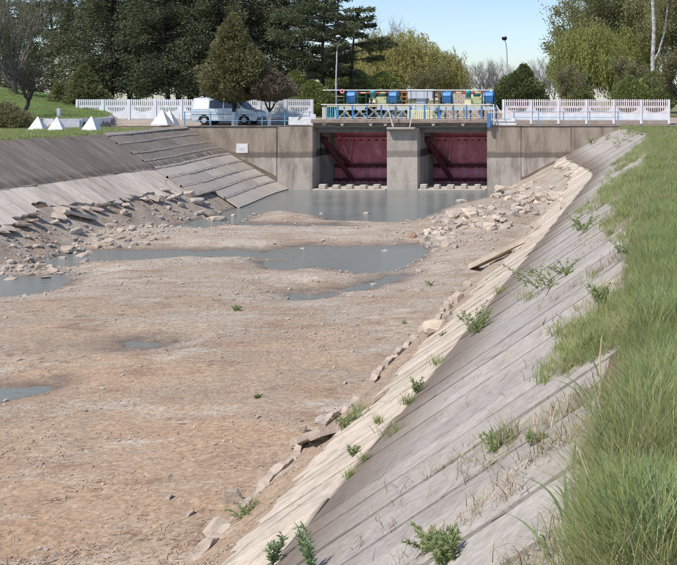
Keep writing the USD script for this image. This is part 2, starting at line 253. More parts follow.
M['glass'] = mat('dark_window_glass', {'p': ('principled_bsdf', {'base_color': (0.012, 0.014, 0.017), 'roughness': 0.06, 'specular_ior_level': 0.8})}, [], 'p.BSDF')
M['tyre'] = simple('tyre_rubber', (0.025, 0.025, 0.026), (0.018, 0.018, 0.019), 6, 0.85, 0.1)
M['plastic'] = simple('grey_bumper', (0.20, 0.215, 0.23), (0.16, 0.175, 0.19), 6, 0.6, 0.05)
M['lens'] = simple('headlight_lens', (0.6, 0.62, 0.64), (0.5, 0.52, 0.54), 6, 0.15, 0.0, spec=0.7)
M['lens_r'] = simple('tail_lens', (0.45, 0.03, 0.03), (0.4, 0.025, 0.025), 6, 0.2, 0.0, spec=0.7)
M['ink'] = simple('faded_ink', (0.42, 0.44, 0.47), (0.36, 0.38, 0.41), 9, 0.8, 0.0)
M['bark'] = simple('grey_brown_bark', (0.105, 0.08, 0.062), (0.055, 0.042, 0.034), 5, 0.95, 0.6, stretch=(1, 1, 0.25))
M['bark_d'] = simple('dark_bark', (0.05, 0.04, 0.034), (0.028, 0.023, 0.02), 5, 0.95, 0.6, stretch=(1, 1, 0.25))
M['bark_g'] = simple('grey_twigs', (0.19, 0.165, 0.15), (0.11, 0.095, 0.088), 2, 0.95, 0.3)
M['bark_f'] = simple('distant_grey_twigs', (0.20, 0.18, 0.185), (0.14, 0.125, 0.13), 0.3, 0.95, 0.2)
M['birch'] = simple('birch_bark', (0.62, 0.60, 0.56), (0.16, 0.14, 0.125), 2.2, 0.85, 0.3, stretch=(1, 1, 2.5))
M['pine'] = leafmat('pine_needles', (0.06, 0.073, 0.04), (0.1, 0.118, 0.06), (0.15, 0.168, 0.082), 0.45, 5, 0.2, 0.25)
M['spruce'] = leafmat('spruce_needles', (0.068, 0.075, 0.04), (0.115, 0.122, 0.063), (0.175, 0.178, 0.088), 0.45, 5, 0.2, 0.25)
M['thuja'] = leafmat('thuja_sprays', (0.115, 0.108, 0.048), (0.175, 0.165, 0.073), (0.245, 0.228, 0.1), 1.1, 9, 0.25)
M['thuja_b'] = leafmat('browned_thuja_sprays', (0.115, 0.09, 0.06), (0.17, 0.135, 0.092), (0.24, 0.195, 0.13), 1.1, 9, 0.25)
M['young'] = leafmat('young_conifer_sprays', (0.13, 0.135, 0.055), (0.19, 0.195, 0.082), (0.26, 0.265, 0.115), 1.1, 9, 0.25)
M['willow'] = leafmat('willow_spring_leaves', (0.27, 0.25, 0.085), (0.41, 0.38, 0.135), (0.52, 0.48, 0.19), 0.5, 5, 0.4)
M['willow_g'] = leafmat('green_willow_leaves', (0.18, 0.195, 0.055), (0.285, 0.3, 0.085), (0.39, 0.395, 0.13), 0.5, 5, 0.4)
M['bud'] = leafmat('budding_leaves', (0.17, 0.17, 0.07), (0.255, 0.25, 0.105), (0.35, 0.335, 0.155), 0.6, 5, 0.4)
M['brownbush'] = leafmat('brown_twigs_leaves', (0.16, 0.15, 0.075), (0.225, 0.21, 0.1), (0.3, 0.275, 0.135), 0.7, 5, 0.3)
M['juniper'] = leafmat('juniper_sprays', (0.085, 0.1, 0.04), (0.135, 0.158, 0.06), (0.195, 0.22, 0.085), 1.2, 8, 0.25)
M['shrub'] = leafmat('light_green_shrub', (0.13, 0.155, 0.05), (0.2, 0.23, 0.075), (0.28, 0.305, 0.11), 0.7, 6, 0.35)
M['grass'] = leafmat('green_grass_blades', (0.19, 0.225, 0.075), (0.285, 0.33, 0.115), (0.41, 0.45, 0.18), 1.6, 22, 0.4)
M['grass_f'] = leafmat('yellowing_grass_blades', (0.27, 0.26, 0.12), (0.37, 0.35, 0.18), (0.5, 0.46, 0.27), 1.6, 22, 0.4)
M['weed'] = leafmat('weed_leaves', (0.185, 0.23, 0.095), (0.27, 0.32, 0.135), (0.36, 0.41, 0.19), 3, 22, 0.35)
M['reed'] = leafmat('reed_leaves', (0.15, 0.22, 0.1), (0.23, 0.31, 0.15), (0.32, 0.4, 0.21), 3, 12, 0.4)
M['straw'] = simple('dry_straw', (0.56, 0.46, 0.31), (0.40, 0.31, 0.20), 12, 0.9, 0.1)
M['twig'] = simple('dead_twigs', (0.20, 0.13, 0.09), (0.11, 0.07, 0.05), 12, 0.95, 0.1)

# ------------------------------------------------------------------ canal geometry
WY = 67.0                   # front face of the dam
WATER = -4.5
GL, GR = ax(313, WY), ax(487, WY)                     # outer edges of the gate bays
PL, PR = ax(387, WY), ax(418, WY)                     # the pier between
def crest_r(Y): return -0.2 - 2.2 * sstep(np.asarray(Y, float), 48, 67)
def slope_r(Y): return 1.5 + 0.45 * sstep(np.asarray(Y, float), 46, 67)
def crest_l(Y): return -31.0 - 2.5 * sstep(np.asarray(Y, float), 52.5, 67)
def slope_l(Y): return 1.5 + 0.16 * sstep(np.asarray(Y, float), 52.5, 67)
def bank_r(Y, d): return np.stack([crest_r(Y) - slope_r(Y) * d, Y, -np.asarray(d, float)], -1)
def bank_l(Y, d): return np.stack([crest_l(Y) + slope_l(Y) * d, Y, -np.asarray(d, float)], -1)
POOLS_PX = [
    [(286, 188), (489, 188), (484, 198), (462, 203), (446, 207), (436, 213), (420, 220), (398, 223), (360, 221), (334, 221), (322, 217), (300, 212), (264, 212), (254, 216), (243, 221), (222, 225), (204, 229), (180, 229), (158, 226), (150, 223.5), (170, 222), (190, 218), (200, 211), (204, 207), (240, 199)],
    [(225, 222), (262, 224), (330, 225), (352, 226.5), (300, 227), (240, 226)],
    [(-40, 276), (0, 275), (30, 277), (64, 275), (72, 281), (62, 287), (40, 293), (15, 297), (-40, 303)],
    [(36, 263), (54, 252), (100, 250), (150, 249.5), (190, 252), (232, 251), (262, 253), (284, 249), (302, 246.5), (350, 246), (418, 245), (427, 249), (422, 257), (408, 265), (394, 272), (366, 274), (340, 271), (318, 268), (296, 262), (240, 257), (196, 257), (150, 260), (110, 262), (84, 262), (66, 267), (44, 270)],
    [(262, 262), (300, 262), (312, 268), (296, 270), (276, 268)],
    [(292, 293), (322, 294), (336, 293), (330, 298), (308, 299), (290, 297)],
    [(340, 290), (366, 284), (392, 276), (404, 277), (380, 286), (352, 292)],
    [(108, 345), (130, 343.5), (160, 344.5), (154, 347.5), (128, 348.5)],
    [(-60, 390), (0, 389.5), (42, 390), (48, 392.5), (34, 396), (10, 402), (-60, 404)]]
POOLS = unary_union([Polygon([pz(x, y, WATER)[:2] for x, y in q]).buffer(0) for q in POOLS_PX])
def bed_height(X, Y):
    X, Y = np.asarray(X, float), np.asarray(Y, float)
    n1, n2, n3 = fbm2(X, Y, 0.18, 4, 3), fbm2(X, Y, 0.9, 4, 11), fbm2(X, Y, 3.2, 3, 23)
    bed = -4.24 + 0.20 * (n1 - 0.5) + 0.09 * (n2 - 0.5) + 0.022 * (n3 - 0.5)
    bed += 0.10 * sstep(X, -10, -6) * (1 - sstep(Y, 26, 34))
    bed += 0.60 * np.exp(-((X + 8.2) / 2.8) ** 2 - ((Y - 47.5) / 7.5) ** 2) + 0.30 * (n2 - 0.35) * np.exp(-((X + 9.0) / 3.5) ** 2 - ((Y - 48) / 9) ** 2)
    bed += 0.30 * np.exp(-((X + 25.0) / 2.2) ** 2 - ((Y - 47) / 6) ** 2) + 0.25 * np.exp(-((X + 23.5) / 2.0) ** 2 - ((Y - 36) / 4) ** 2)
    bed -= 0.45 * sstep(Y, 60, 64) * sstep(-X, 6, 12)
    shape = shapely.points(np.stack([X.ravel(), Y.ravel()], -1))
    w1, w2, w3 = fbm2(X, Y, 0.7, 3, 91), fbm2(X, Y, 0.7, 3, 92), fbm2(X, Y, 2.6, 2, 93)
    shape = shapely.points(np.stack([(X + 0.9 * (w1 - 0.5) + 0.25 * (w3 - 0.5)).ravel(), (Y + 1.5 * (w2 - 0.5) + 0.5 * (w3 - 0.5)).ravel()], -1))
    near = shapely.distance(shape, POOLS).reshape(X.shape)
    inside = shapely.contains(POOLS, shape).reshape(X.shape)
    edge = shapely.distance(shape, POOLS.boundary).reshape(X.shape)
    shore = WATER + 0.012 + 0.15 * near + 0.10 * (n2 - 0.5) * np.clip(near, 0, 1)
    bed = np.where(inside, np.minimum(bed, WATER - np.minimum(0.35, 0.02 + 0.16 * edge)), np.where(near < 4, np.minimum(bed, shore), bed))
    pr = -(crest_r(Y) - X) / slope_r(Y) - 0.075 * sstep(crest_r(Y) - X, 0.1, 0.4) - 0.10 * sstep(-X, 4.4, 5.2) + 0.22 * (n2 - 0.5) * sstep(-X, 4.3, 5.5)
    pl = -(X - crest_l(Y)) / slope_l(Y) - 0.085 - 0.15 * sstep(Y, 52.7, 53.2) - 0.06 * sstep(X, -27, -26.0) * (1 - sstep(Y, 50, 53)) + 0.35 * (n2 - 0.5) * sstep(X, -26.8, -25.5) * (1 - sstep(Y, 50, 53))
    bank = np.maximum(pr, pl)
    k = 0.12
    hmix = np.clip(0.5 + 0.5 * (bank - bed) / k, 0, 1)
    out = bed * (1 - hmix) + bank * hmix + k * hmix * (1 - hmix) * 0.5
    pool_wins = inside & (bank < WATER - 0.05)
    return np.where(pool_wins, np.minimum(out, WATER - 0.02 - 0.1 * np.minimum(edge, 1)), out)
KERB_PX = [(8, 127.2), (30, 128), (55, 128.6), (80, 128.4), (98, 127.4), (109, 126), (115, 124.2)]
KERB = np.array([pz(x, y, 0.0)[:2] for x, y in KERB_PX])
MOUND = Polygon(list(map(tuple, KERB)) + [(-41.5, 73.0), (-41.5, 90), (-75, 90), (-75, 62)])
def plain_height(X, Y):
    """Everything that is not the canal: crests, road, mound, the land beyond."""
    X, Y = np.asarray(X, float), np.asarray(Y, float)
    z = 0.05 * (fbm2(X, Y, 0.4, 3, 5) - 0.5)
    z = np.where(Y > 66, 0.41 * sstep(Y, 68.2, 71.6) - 0.03, z)
    z = np.where(Y > 75.5, 0.42 + 0.25 * (fbm2(X, Y, 0.08, 3, 8) - 0.5), z)
    pts = shapely.points(np.stack([X.ravel(), Y.ravel()], -1))
    ins = shapely.contains(MOUND, pts).reshape(X.shape)
    rise = 0.58 + 0.135 * np.maximum(0, -38.5 - X) * sstep(Y, 63, 74) * (1 - 0.5 * sstep(Y, 80, 95)) + 0.06 * (fbm2(X, Y, 0.9, 3, 17) - 0.5)
    rise = np.where(X < -75, rise * 0, rise)
    return np.where(ins, rise, z)
def height(X, Y):
    X, Y = np.asarray(X, float), np.asarray(Y, float)
    z = plain_height(X, Y)
    cl, cr = crest_l(Y), crest_r(Y)
    canal = (X > cl) & (X < cr) & (Y < WY + 0.2)
    zz = bed_height(X, Y)
    z = np.where(canal, np.minimum(zz, 0.0), z)
    bays = (X > GL - 0.9) & (X < GR + 0.9) & (Y >= WY + 0.2) & (Y < 75.5)
    return np.where(bays, -5.2, z)
def spaced(*segs):
    out = []
    for a, b, n in segs: out.append(np.linspace(a, b, n, endpoint=False))
    return np.concatenate(out + [[segs[-1][1]]])
gx = spaced((-900, -120, 8), (-120, -54, 12), (-54, -34, 40), (-34, -27, 46), (-27, -19, 80), (-19, -4, 210), (-4, 0.6, 60), (0.6, 6, 10), (6, 60, 8), (60, 900, 8))
_g = [6.5]
while _g[-1] < 66.0: _g.append(_g[-1] + 0.0032 * _g[-1] + 0.02)
gy = np.concatenate([np.linspace(-60, 0, 5), np.linspace(2, 6, 9), np.array(_g), np.linspace(66.2, 67.6, 8), np.linspace(68, 76, 21), np.linspace(78, 100, 14), np.linspace(110, 300, 8), np.linspace(400, 1500, 6)])
GX, GY = np.meshgrid(gx, gy, indexing='xy')
GZ = height(GX, GY)
VV = np.stack([GX, GY, GZ], -1).reshape(-1, 3)
nX, nY = len(gx), len(gy)
jj, ii = np.meshgrid(np.arange(nX - 1), np.arange(nY - 1), indexing='xy')
q = np.stack([ii * nX + jj, ii * nX + jj + 1, (ii + 1) * nX + jj + 1, (ii + 1) * nX + jj], -1)
cx, cy = (gx[:-1] + gx[1:]) / 2, (gy[:-1] + gy[1:]) / 2
CX, CY = np.meshgrid(cx, cy, indexing='xy')
mound_c = shapely.contains(MOUND.buffer(-0.05), shapely.points(np.stack([CX.ravel(), CY.ravel()], -1))).reshape(CX.shape)
soil_c = ((CX > -4.5) & (CX < crest_r(CY)) | (CX < np.where(CY < 52.6, -26.9, crest_l(CY) + 4.2)) & (CX > crest_l(CY))) & (CY < 67.1)
bed_c = (CX >= crest_l(CY)) & (CX <= crest_r(CY)) & (CY < 67.3) & ~soil_c
dirt_edge = fbm2(CX, CY, 0.35, 3, 41)
road_c = (CY > 66.9) & (CY < 76) & ~mound_c | (CY > 63.0 + 3 * (dirt_edge - 0.5)) & (CX < -31) & (CX > -43) & (CY < 76) & ~mound_c
turf_c = ~(mound_c | soil_c | bed_c | road_c)
def piece(mask):
    f = q[mask]
    f = np.vstack([f[:, [0, 1, 2]], f[:, [0, 2, 3]]])
    u, inv = np.unique(f, return_inverse=True)
    return T(VV[u], inv.reshape(-1, 3))
solo('ground', piece(turf_c), M['turf'], 'grassy ground along the canal crests and out to the horizon', 'ground', True, kind='structure')
solo('riverbed', piece(bed_c), M['bed'], 'drained sandy pebbly bed of the canal with dry crust and wet patches', 'riverbed', True, kind='structure')
solo('bank_soil', piece(soil_c), M['soil'], 'brown soil of the banks showing between the concrete slabs', 'soil', True, kind='structure')
solo('road', piece(road_c), M['road'], 'pale sandy road across the dam in front of the white fences', 'road', True, kind='structure')
solo('lawn_mound', piece(mound_c), M['lawn'], 'raised green lawn behind the low white kerb wall, far left', 'lawn', True, kind='structure')
wg = np.array([[-29, 9.0], [-5.2, 9.0], [-5.2, 71.4], [-29, 71.4]])
solo('water', T([(x, y, WATER) for x, y in wg], [(0, 1, 2), (0, 2, 3)]), M['water'], 'shallow grey blue water left in the pool below the gates and in puddles', 'water', kind='structure')

# ------------------------------------------------------------------ lined banks: every slab a part
rng = np.random.default_rng(11)
def slab_mesh(bank, outline, lift, thick=0.11, tilt=0.0, sgn=1, fine=0.0):
    """outline: polygon in (Y, d) on the bank; extruded along the bank's normal."""
    P = Polygon(outline)
    m = trimesh.creation.extrude_polygon(P, thick, engine='earcut')
    if fine: m = m.subdivide_to_size(fine)
    v = np.array(m.vertices); Y, d, t = v[:, 0], v[:, 1], v[:, 2]
    base = bank(Y, d)
    Ym = Y.mean()
    n = np.array([-sgn * -1.0, 0, 1.5]) if sgn > 0 else np.array([1.0, 0, 1.5])
    n = np.array([-1.0 if sgn > 0 else 1.0, 0, 1.5]); n /= np.linalg.norm(n)
    off = (t - thick + lift + tilt * (Y - Ym))
    m.vertices = base + off[:, None] * n
    if sgn > 0: pass
    m.fix_normals()
    return m
def ragged(y0, y1, d, amp, n=4):
    ys = np.linspace(y0, y1, n + 2)
    return [(y, d + rng.uniform(-amp, amp)) for y in ys]
right_bank = thing('concrete_bank', 'right canal bank lined with sloping grey concrete slabs, pale along its foot', 'canal bank', kind='structure')
M['debris'] = simple('joint_debris', (0.32, 0.215, 0.12), (0.17, 0.125, 0.09), 7, 0.95, 0.8, bscale=40)
M['debris_d'] = simple('dark_joint_debris', (0.21, 0.15, 0.115), (0.11, 0.085, 0.068), 7, 0.95, 0.8, bscale=40)
def side(y, a, b, n, amp): return [(y + rng.uniform(-amp, amp), d) for d in np.linspace(a, b, n)]
y = 3.2
while y < 66.7:
    w = rng.uniform(0.34, 0.85) if y < 30 else rng.uniform(0.5, 1.1)
    g = rng.uniform(0.02, 0.045) if rng.random() < 0.75 else rng.uniform(0.06, 0.12)
    y1 = min(y + w, 66.95)
    d_split = 1.98 + rng.uniform(-0.04, 0.04)
    top = 0.0 + rng.uniform(-0.04, 0.03)
    pieces = [(top, d_split)]
    if rng.random() < 0.2:
        c = rng.uniform(0.7, 1.4); pieces = [(top, c - 0.006), (c + 0.006, d_split)]
    lift, tilt = rng.uniform(-0.010, 0.009), rng.uniform(-0.014, 0.014)
    for a, b in pieces:
        n = max(3, int((b - a) * 11))
        o = side(y + g / 2, a, b, n, 0.015) + side(y1 - g / 2, b + rng.uniform(-.02, .02), a, n, 0.015)
        part(right_bank, 'slab', slab_mesh(bank_r, o, lift + rng.uniform(-.004, .004), 0.11, tilt, 1), M['slab_r'])
    toe = 2.92 + rng.uniform(-0.16, 0.16) if rng.random() < 0.85 else 2.92 + rng.uniform(-0.4, 0.1)
    if y > 38: toe += 0.25 * (1 - sstep(y, 46, 52)) - 0.55 * sstep(y, 50, 56)
    o = side(y + g / 2, d_split + 0.02, toe - 0.1, 4, 0.012) + ragged(y1 - g / 2, y + g / 2, toe, 0.05, 4)[::-1] 
    o = side(y + g / 2, d_split + 0.02, toe - 0.12, 4, 0.012) + [(yy, dd) for yy, dd in ragged(y + g / 2, y1 - g / 2, toe, 0.05, 4)] + side(y1 - g / 2, toe - 0.12, d_split + 0.02, 4, 0.012)
    part(right_bank, 'lower_slab', slab_mesh(bank_r, o, lift - 0.012 + rng.uniform(-.015, .01), 0.12, rng.uniform(-0.03, 0.03), 1), M['slab_r'])
    y = y1
left_bank = thing('concrete_bank', 'left canal bank lined with concrete slabs, dark above and cream and broken below', 'canal bank', kind='structure')
y = 30.0
while y < 52.6:
    w = rng.uniform(0.8, 1.25); y1 = min(y + w, 52.7); g = rng.uniform(0.015, 0.04)
    if rng.random() < 0.12: g = 0.16
    d_split = 1.93 + rng.uniform(-0.02, 0.02)
    lift, tilt = rng.uniform(-0.02, 0.015), rng.uniform(-0.015, 0.015)
    o = [(y + g / 2, 0.03), (y1 - g / 2, 0.03), (y1 - g / 2, d_split), (y + g / 2, d_split)]
    part(left_bank, 'slab', slab_mesh(bank_l, o, lift, 0.11, tilt, -1), M['slab_l'])
    toe = 3.0 + 0.7 * (float(fbm2(y, 0.0, 0.45, 2, 77)) - 0.5) + rng.uniform(-0.06, 0.06)
    if 40.2 < y < 41.2: toe = 2.6
    if y > 49: toe = 3.2
    o = [(y + g / 2, d_split + 0.02), (y1 - g / 2, d_split + 0.02)] + ragged(y1 - g / 2, y + g / 2, toe, 0.055, 4)
    part(left_bank, 'lower_slab', slab_mesh(bank_l, o, lift + rng.uniform(-.03, .02), 0.12, rng.uniform(-0.05, 0.05), -1), M['slab_l'])
    y = y1
# the flared apron between the left bank and the dam
rows = [0.0, 0.55, 1.10, 1.52, 1.93, 2.45, 2.95, 3.42, 3.88, 4.45]
cols = [52.85, 55.6, 58.5, 61.3, 64.1, 67.02]
for r in range(len(rows) - 1):
    for c in range(len(cols) - 1):
        y0, y1 = cols[c] + 0.02, cols[c + 1] - 0.02
        ys = np.linspace(y0, y1, 5)
        if r >= 7 and c == 0: continue
        o = [(yy, rows[r] + 0.02) for yy in ys] + [(yy, rows[r + 1] - 0.015) for yy in ys[::-1]]
        part(left_bank, 'apron_slab', slab_mesh(bank_l, o, rng.uniform(-0.006, 0.006), 0.12, 0.0, -1, 0.6), M['slab_t'])
        if r < len(rows) - 2:
            ys2 = np.linspace(y0, y1, 13); wob = rng.uniform(-0.018, 0.018, 13)
            dd = rows[r + 1]
            o = [(yy, dd - 0.07 + w_) for yy, w_ in zip(ys2, wob)] + [(yy, dd + 0.035 + w_) for yy, w_ in zip(ys2[::-1], wob[::-1])]
            part(left_bank, 'rib', slab_mesh(bank_l, o, 0.028 + rng.uniform(-.008, .008), 0.12, 0.0, -1), M['rib'] if r > 2 else M['rib_d'])
        for yy in np.arange(y0 + 0.35, y1 - 0.2, 0.45):
            if rng.random() < 0.6:
                o = [(yy + rng.uniform(-.01, .01), rows[r] + 0.08), (yy + 0.05, rows[r] + 0.08), (yy + 0.05 + rng.uniform(-.01, .01), rows[r + 1] - 0.1), (yy, rows[r + 1] - 0.1)]
                part(left_bank, 'rib', slab_mesh(bank_l, o, 0.012 + rng.uniform(-.01, .01), 0.08, 0.0, -1), M['rib'] if r > 2 else M['rib_d'])
# coping strip at the head of the apron
for c in range(5):
    y0, y1 = cols[c] + 0.03, cols[c + 1] - 0.03
    o = [(y0, -0.02), (y1, -0.02), (y1, 0.14), (y0, 0.14)]
    part(left_bank, 'coping', slab_mesh(bank_l, o, 0.06, 0.2, 0, -1), M['rib'])

# ------------------------------------------------------------------ the dam: walls, pier, gates, deck
def sub(a, b):
    A = manifold3d.Manifold(manifold3d.Mesh(np.asarray(a.vertices, np.float32), np.asarray(a.faces, np.uint32)))
    B = manifold3d.Manifold(manifold3d.Mesh(np.asarray(b.vertices, np.float32), np.asarray(b.faces, np.uint32)))
    r = (A - B).to_mesh(); return T(r.vert_properties[:, :3], r.tri_verts)
dam = thing('dam', 'concrete dam wall and piers holding two red gates across the canal', 'dam')
XJ = ax(277, WY)
# left wall in two pours with a dark open joint, right wall in three
part(dam, 'wall', box(-40, XJ - 0.04, WY + 0.03, WY + 0.6, -5.6, 0.0, 0.03), M['wall'])
part(dam, 'wall', box(XJ + 0.03, GL, WY - 0.03, WY + 0.7, -5.6, 0.02, 0.04), M['wall'])
for a, b, o in ((GR, ax(521, WY), 0.0), (ax(521, WY) + 0.02, ax(571, WY), 0.012), (ax(571, WY) + 0.025, 2.5, 0.004)):
    part(dam, 'wall', box(a, b, WY + o, WY + 0.6, -5.6, 0.04, 0.03), M['wall'])
part(dam, 'coping', box(-40, GL - 0.02, WY - 0.05, WY + 0.5, 0.023, 0.075, 0.012), M['deck'])
part(dam, 'coping', box(GR + 0.02, 2.5, WY - 0.06, WY + 0.5, 0.043, 0.11, 0.012), M['deck'])
pier = box(PL, PR, WY - 0.05, 74, -5.6, -0.02, 0.05)
part(dam, 'pier', pier, M['pier'])
# chamber side walls with a stop-log slot
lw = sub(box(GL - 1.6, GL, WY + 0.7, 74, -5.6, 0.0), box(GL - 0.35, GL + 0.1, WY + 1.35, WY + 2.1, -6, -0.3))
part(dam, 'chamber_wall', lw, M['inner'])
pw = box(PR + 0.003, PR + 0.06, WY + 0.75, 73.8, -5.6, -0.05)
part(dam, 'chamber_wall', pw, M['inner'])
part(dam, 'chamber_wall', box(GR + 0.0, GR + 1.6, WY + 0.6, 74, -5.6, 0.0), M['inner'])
for a, b in ((GL, PL), (PR, GR)):
    part(dam, 'lintel_beam', box(a + 0.005, b - 0.005, WY + 0.55, WY + 1.0, -0.42, -0.06, 0.02), M['beam'])
    part(dam, 'lintel_beam', box(a + 0.005, b - 0.005, WY + 0.15, WY + 0.5, -0.06, 0.10, 0.02), M['deck'])
    part(dam, 'sill', box(a + 0.05, b - 0.05, WY - 0.25, WY + 5.5, -5.5, -4.42, 0.03), M['tooth'])
for xs in ((322.5, 336, 349.5, 363, 376.5), (423.5, 437, 450.5, 464, 477.5)):
    for x in xs:
        X = ax(x, WY); s = 0.22 + rng.uniform(-.02, .03)
        part(dam, 'sill_tooth', box(X - s, X + s, WY - 0.12, WY + 0.35, -4.42, -4.12 + rng.uniform(-.04, .04), 0.04), M['tooth'])
# deck
deck = thing('bridge_deck', 'brown weathered concrete deck slab bridging both gate bays of the dam', 'bridge deck')
DX0, DX1 = ax(312.6, WY), ax(490, WY)
for a, b in ((DX0, ax(400, WY) - 0.02), (ax(400, WY) + 0.02, DX1)):
    part(deck, 'fascia', box(a, b, WY - 0.35, WY - 0.02, 0.27, 0.56, 0.03), M['deck'])
    part(deck, 'walkway', box(a, b, WY - 0.02, 73.4, 0.12, 0.26), M['deck'])
    part(deck, 'ledge', box(a, b, WY - 0.12, WY + 0.15, 0.0, 0.10, 0.02), M['beam'])
for x in (342.3, 370.8, 385.5, 393, 433.5, 463):
    X = ax(x, WY - .2); part(deck, 'bracket', trimesh.convex.convex_hull(np.array([(X + sx * s, yy, z) for sx in (-1, 1) for yy in (WY - 0.28, WY - 0.1) for s, z in ((0.15, 0.27), (0.07, 0.08))])), M['tooth'])
# red gates
def gate(XA, XB, label):
    g = thing('sluice_gate', label, 'sluice gate', ((XA + XB) / 2, 71.4, -4.42), group=None)
    hw = (XB - XA) / 2 - 0.04
    zs = np.linspace(0, 3.98, 17); xs = np.linspace(-hw, hw, 25)
    prof = lambda z: 0.55 - 0.55 * ((z - 1.9) / 2.1) ** 2
    def skin(z0, z1, bulge):
        zz = np.linspace(z0, z1, 9); Xg, Zg = np.meshgrid(xs, zz)
        t = (Zg - z0) / (z1 - z0)
        Yg = prof(Zg) * 0.5 - bulge * np.sin(math.pi * t) - 0.06 * (meshkit.fbm(np.stack([Xg * 1.2, Zg * 1.2, Xg * 0 + z0], -1), 3, 5) - 0.5)
        V = np.stack([Xg, Yg, Zg], -1).reshape(-1, 3); n = len(xs)
        f = [(i * n + j, i * n + j + 1, (i + 1) * n + j + 1, (i + 1) * n + j) for i in range(8) for j in range(n - 1)]
        back = V + np.array([0, 0.06, 0]); f = np.array(f)
        m1 = T(V, np.vstack([f[:, [0, 1, 2]], f[:, [0, 2, 3]]])); m2 = T(back, np.vstack([f[:, [0, 2, 1]], f[:, [0, 3, 2]]]))
        return cat_([m1, m2])
    for z0, z1, bu in ((0.0, 0.28, 0.0), (0.34, 1.30, 0.10), (1.42, 3.38, 0.14), (3.48, 4.05, 0.02)):
        part(g, 'skin_panel', skin(z0, z1, bu), M['gate'], True)
    for z, h_ in ((0.31, 0.10), (1.36, 0.12), (3.43, 0.09)):
        y = float(prof(z)) * 0.5
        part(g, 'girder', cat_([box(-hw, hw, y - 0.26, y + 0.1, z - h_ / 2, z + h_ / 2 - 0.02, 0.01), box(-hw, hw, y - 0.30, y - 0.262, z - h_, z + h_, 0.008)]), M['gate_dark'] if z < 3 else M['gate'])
        for j in range(9):
            x = -hw + 0.35 + j * (2 * hw - 0.7) / 8
            part(g, 'stiffener', box(x - 0.03, x + 0.03, y - 0.2, y + 0.02, z - 0.20, z - h_ / 2 - 0.003), M['gate_dark'])
    xl = -hw + 1.35
    part(g, 'rib', bar((xl + 0.05, -0.05, 3.42), (xl - 0.2, -0.12, 1.7), 0.11, 0.12), M['gate'])
    for s in (-1, 1):
        x0 = s * (hw - 0.06) if s > 0 else -hw + 0.04
        if s < 0:
            part(g, 'arm', cat_([bar((x0, -2.6, 3.45), (xl + 0.05, -0.25, 0.33), 0.22, 0.26), bar((x0, -2.6, 3.45), (xl - 0.1, -0.22, 1.42), 0.20, 0.22)]), M['gate_dark'])
            part(g, 'brace', bar((x0 + 0.75, -1.3, 2.1), (xl - 0.1, -0.2, 1.62), 0.10), M['gate_dark'])
            part(g, 'trunnion', cyl((x0 - 0.05, -2.6, 3.45), (x0 + 0.28, -2.6, 3.45), 0.22, 14), M['gate_dark'])
        else:
            part(g, 'arm', cat_([bar((hw - 0.05, -2.6, 3.45), (hw - 0.45, -0.25, 0.33), 0.22, 0.26), bar((hw - 0.05, -2.6, 3.45), (hw - 0.35, -0.22, 1.42), 0.2, 0.22)]), M['gate_dark'])
    return g
gate(GL, PL, 'red sluice gate in the left bay of the dam')
gate(PR + 0.06, GR, 'red sluice gate in the right bay of the dam')

# deck railing: posts, rails and crossed ornaments
RY = WY - 0.18
railing = thing('deck_railing', 'blue and ochre railing with pale crossed ornaments along the bridge deck', 'railing', (0, RY, 0.56))
rx0, rx1 = ax(321, RY), ax(485, RY)
part(railing, 'top_rail', cyl((rx0, 0, 1.02), (rx1, 0, 1.02), 0.035, 10), M['white'])
part(railing, 'rail', box(rx0 + 0.4, rx1, -0.02, 0.02, 0.865, 0.955), M['rail_y'])
part(railing, 'bottom_rail', box(rx0 + 0.4, rx1, -0.015, 0.015, 0.08, 0.12), M['lattice'])
posts_x = [338, 352.5, 367, 381.3, 395.5, 410, 424.6, 438.8, 453.4, 466.5, 481.6]
for x in posts_x:
    X = ax(x, RY); part(railing, 'post', box(X - 0.045, X + 0.045, -0.04, 0.04, 0.0, 0.985), M['blue'])
for x in (424.6 + 5, 446, 464):
    X = ax(x, RY); part(railing, 'post', box(X - 0.02, X + 0.02, -0.02, 0.02, 0.0, 0.86), M['green_d'])
for a, b in zip(posts_x[:-1], posts_x[1:]):
    xa, xb = ax(a, RY) + 0.06, ax(b, RY) - 0.06; xm = (xa + xb) / 2; L = []
    for s in (xa, xb):
        c = np.linspace(0, 1, 7)
        L.append(tube(np.stack([s + (xm - s) * np.sin(c * math.pi) * 0.92, c * 0, 0.12 + 0.74 * c], -1), 0.016, 5))
        L.append(bar((s, 0, 0.12), (xm + (xm - s) * 0.5, 0, 0.85), 0.022)); L.append(bar((s, 0, 0.85), (xm, 0, 0.49), 0.02))
    part(railing, 'ornament', cat_(L), M['lattice'])
for i, x in enumerate(np.linspace(327, 336.5, 6)):
    X = ax(x, RY); part(railing, 'bar', box(X - 0.03, X + 0.03, -0.02, 0.02, 0.02, 0.87), M['teal'] if i % 2 else M['blue_l'])
solo('end_post', box(ax(321.5, RY), ax(325.8, RY), WY - 0.1, WY + 0.2, 0.08, 1.45, 0.02), M['pale_post'], 'beige concrete post at the left end of the deck railing', 'post')
for (xa, ya, xb, yb, lab) in ((387, 104.5, 393.3, 126.6, 'white brace leaning right from the railing down to the pier top'), (414.7, 104.5, 409.6, 126.6, 'white brace leaning left from the railing down to the pier top')):
    a, b = px(xa, ya, RY - 0.12), px(xb, yb, WY - 0.42)
    b[1] = WY - 0.42; b[2] = 0.0
    b[1] = WY - 0.0; a[1] = RY - 0.1
    b = np.array([ax(xb, WY - .38), WY - 0.38, -0.02]); 
    solo('brace_pole', tube([a, b], [0.035, 0.035], 8), M['white'], lab, 'brace pole')
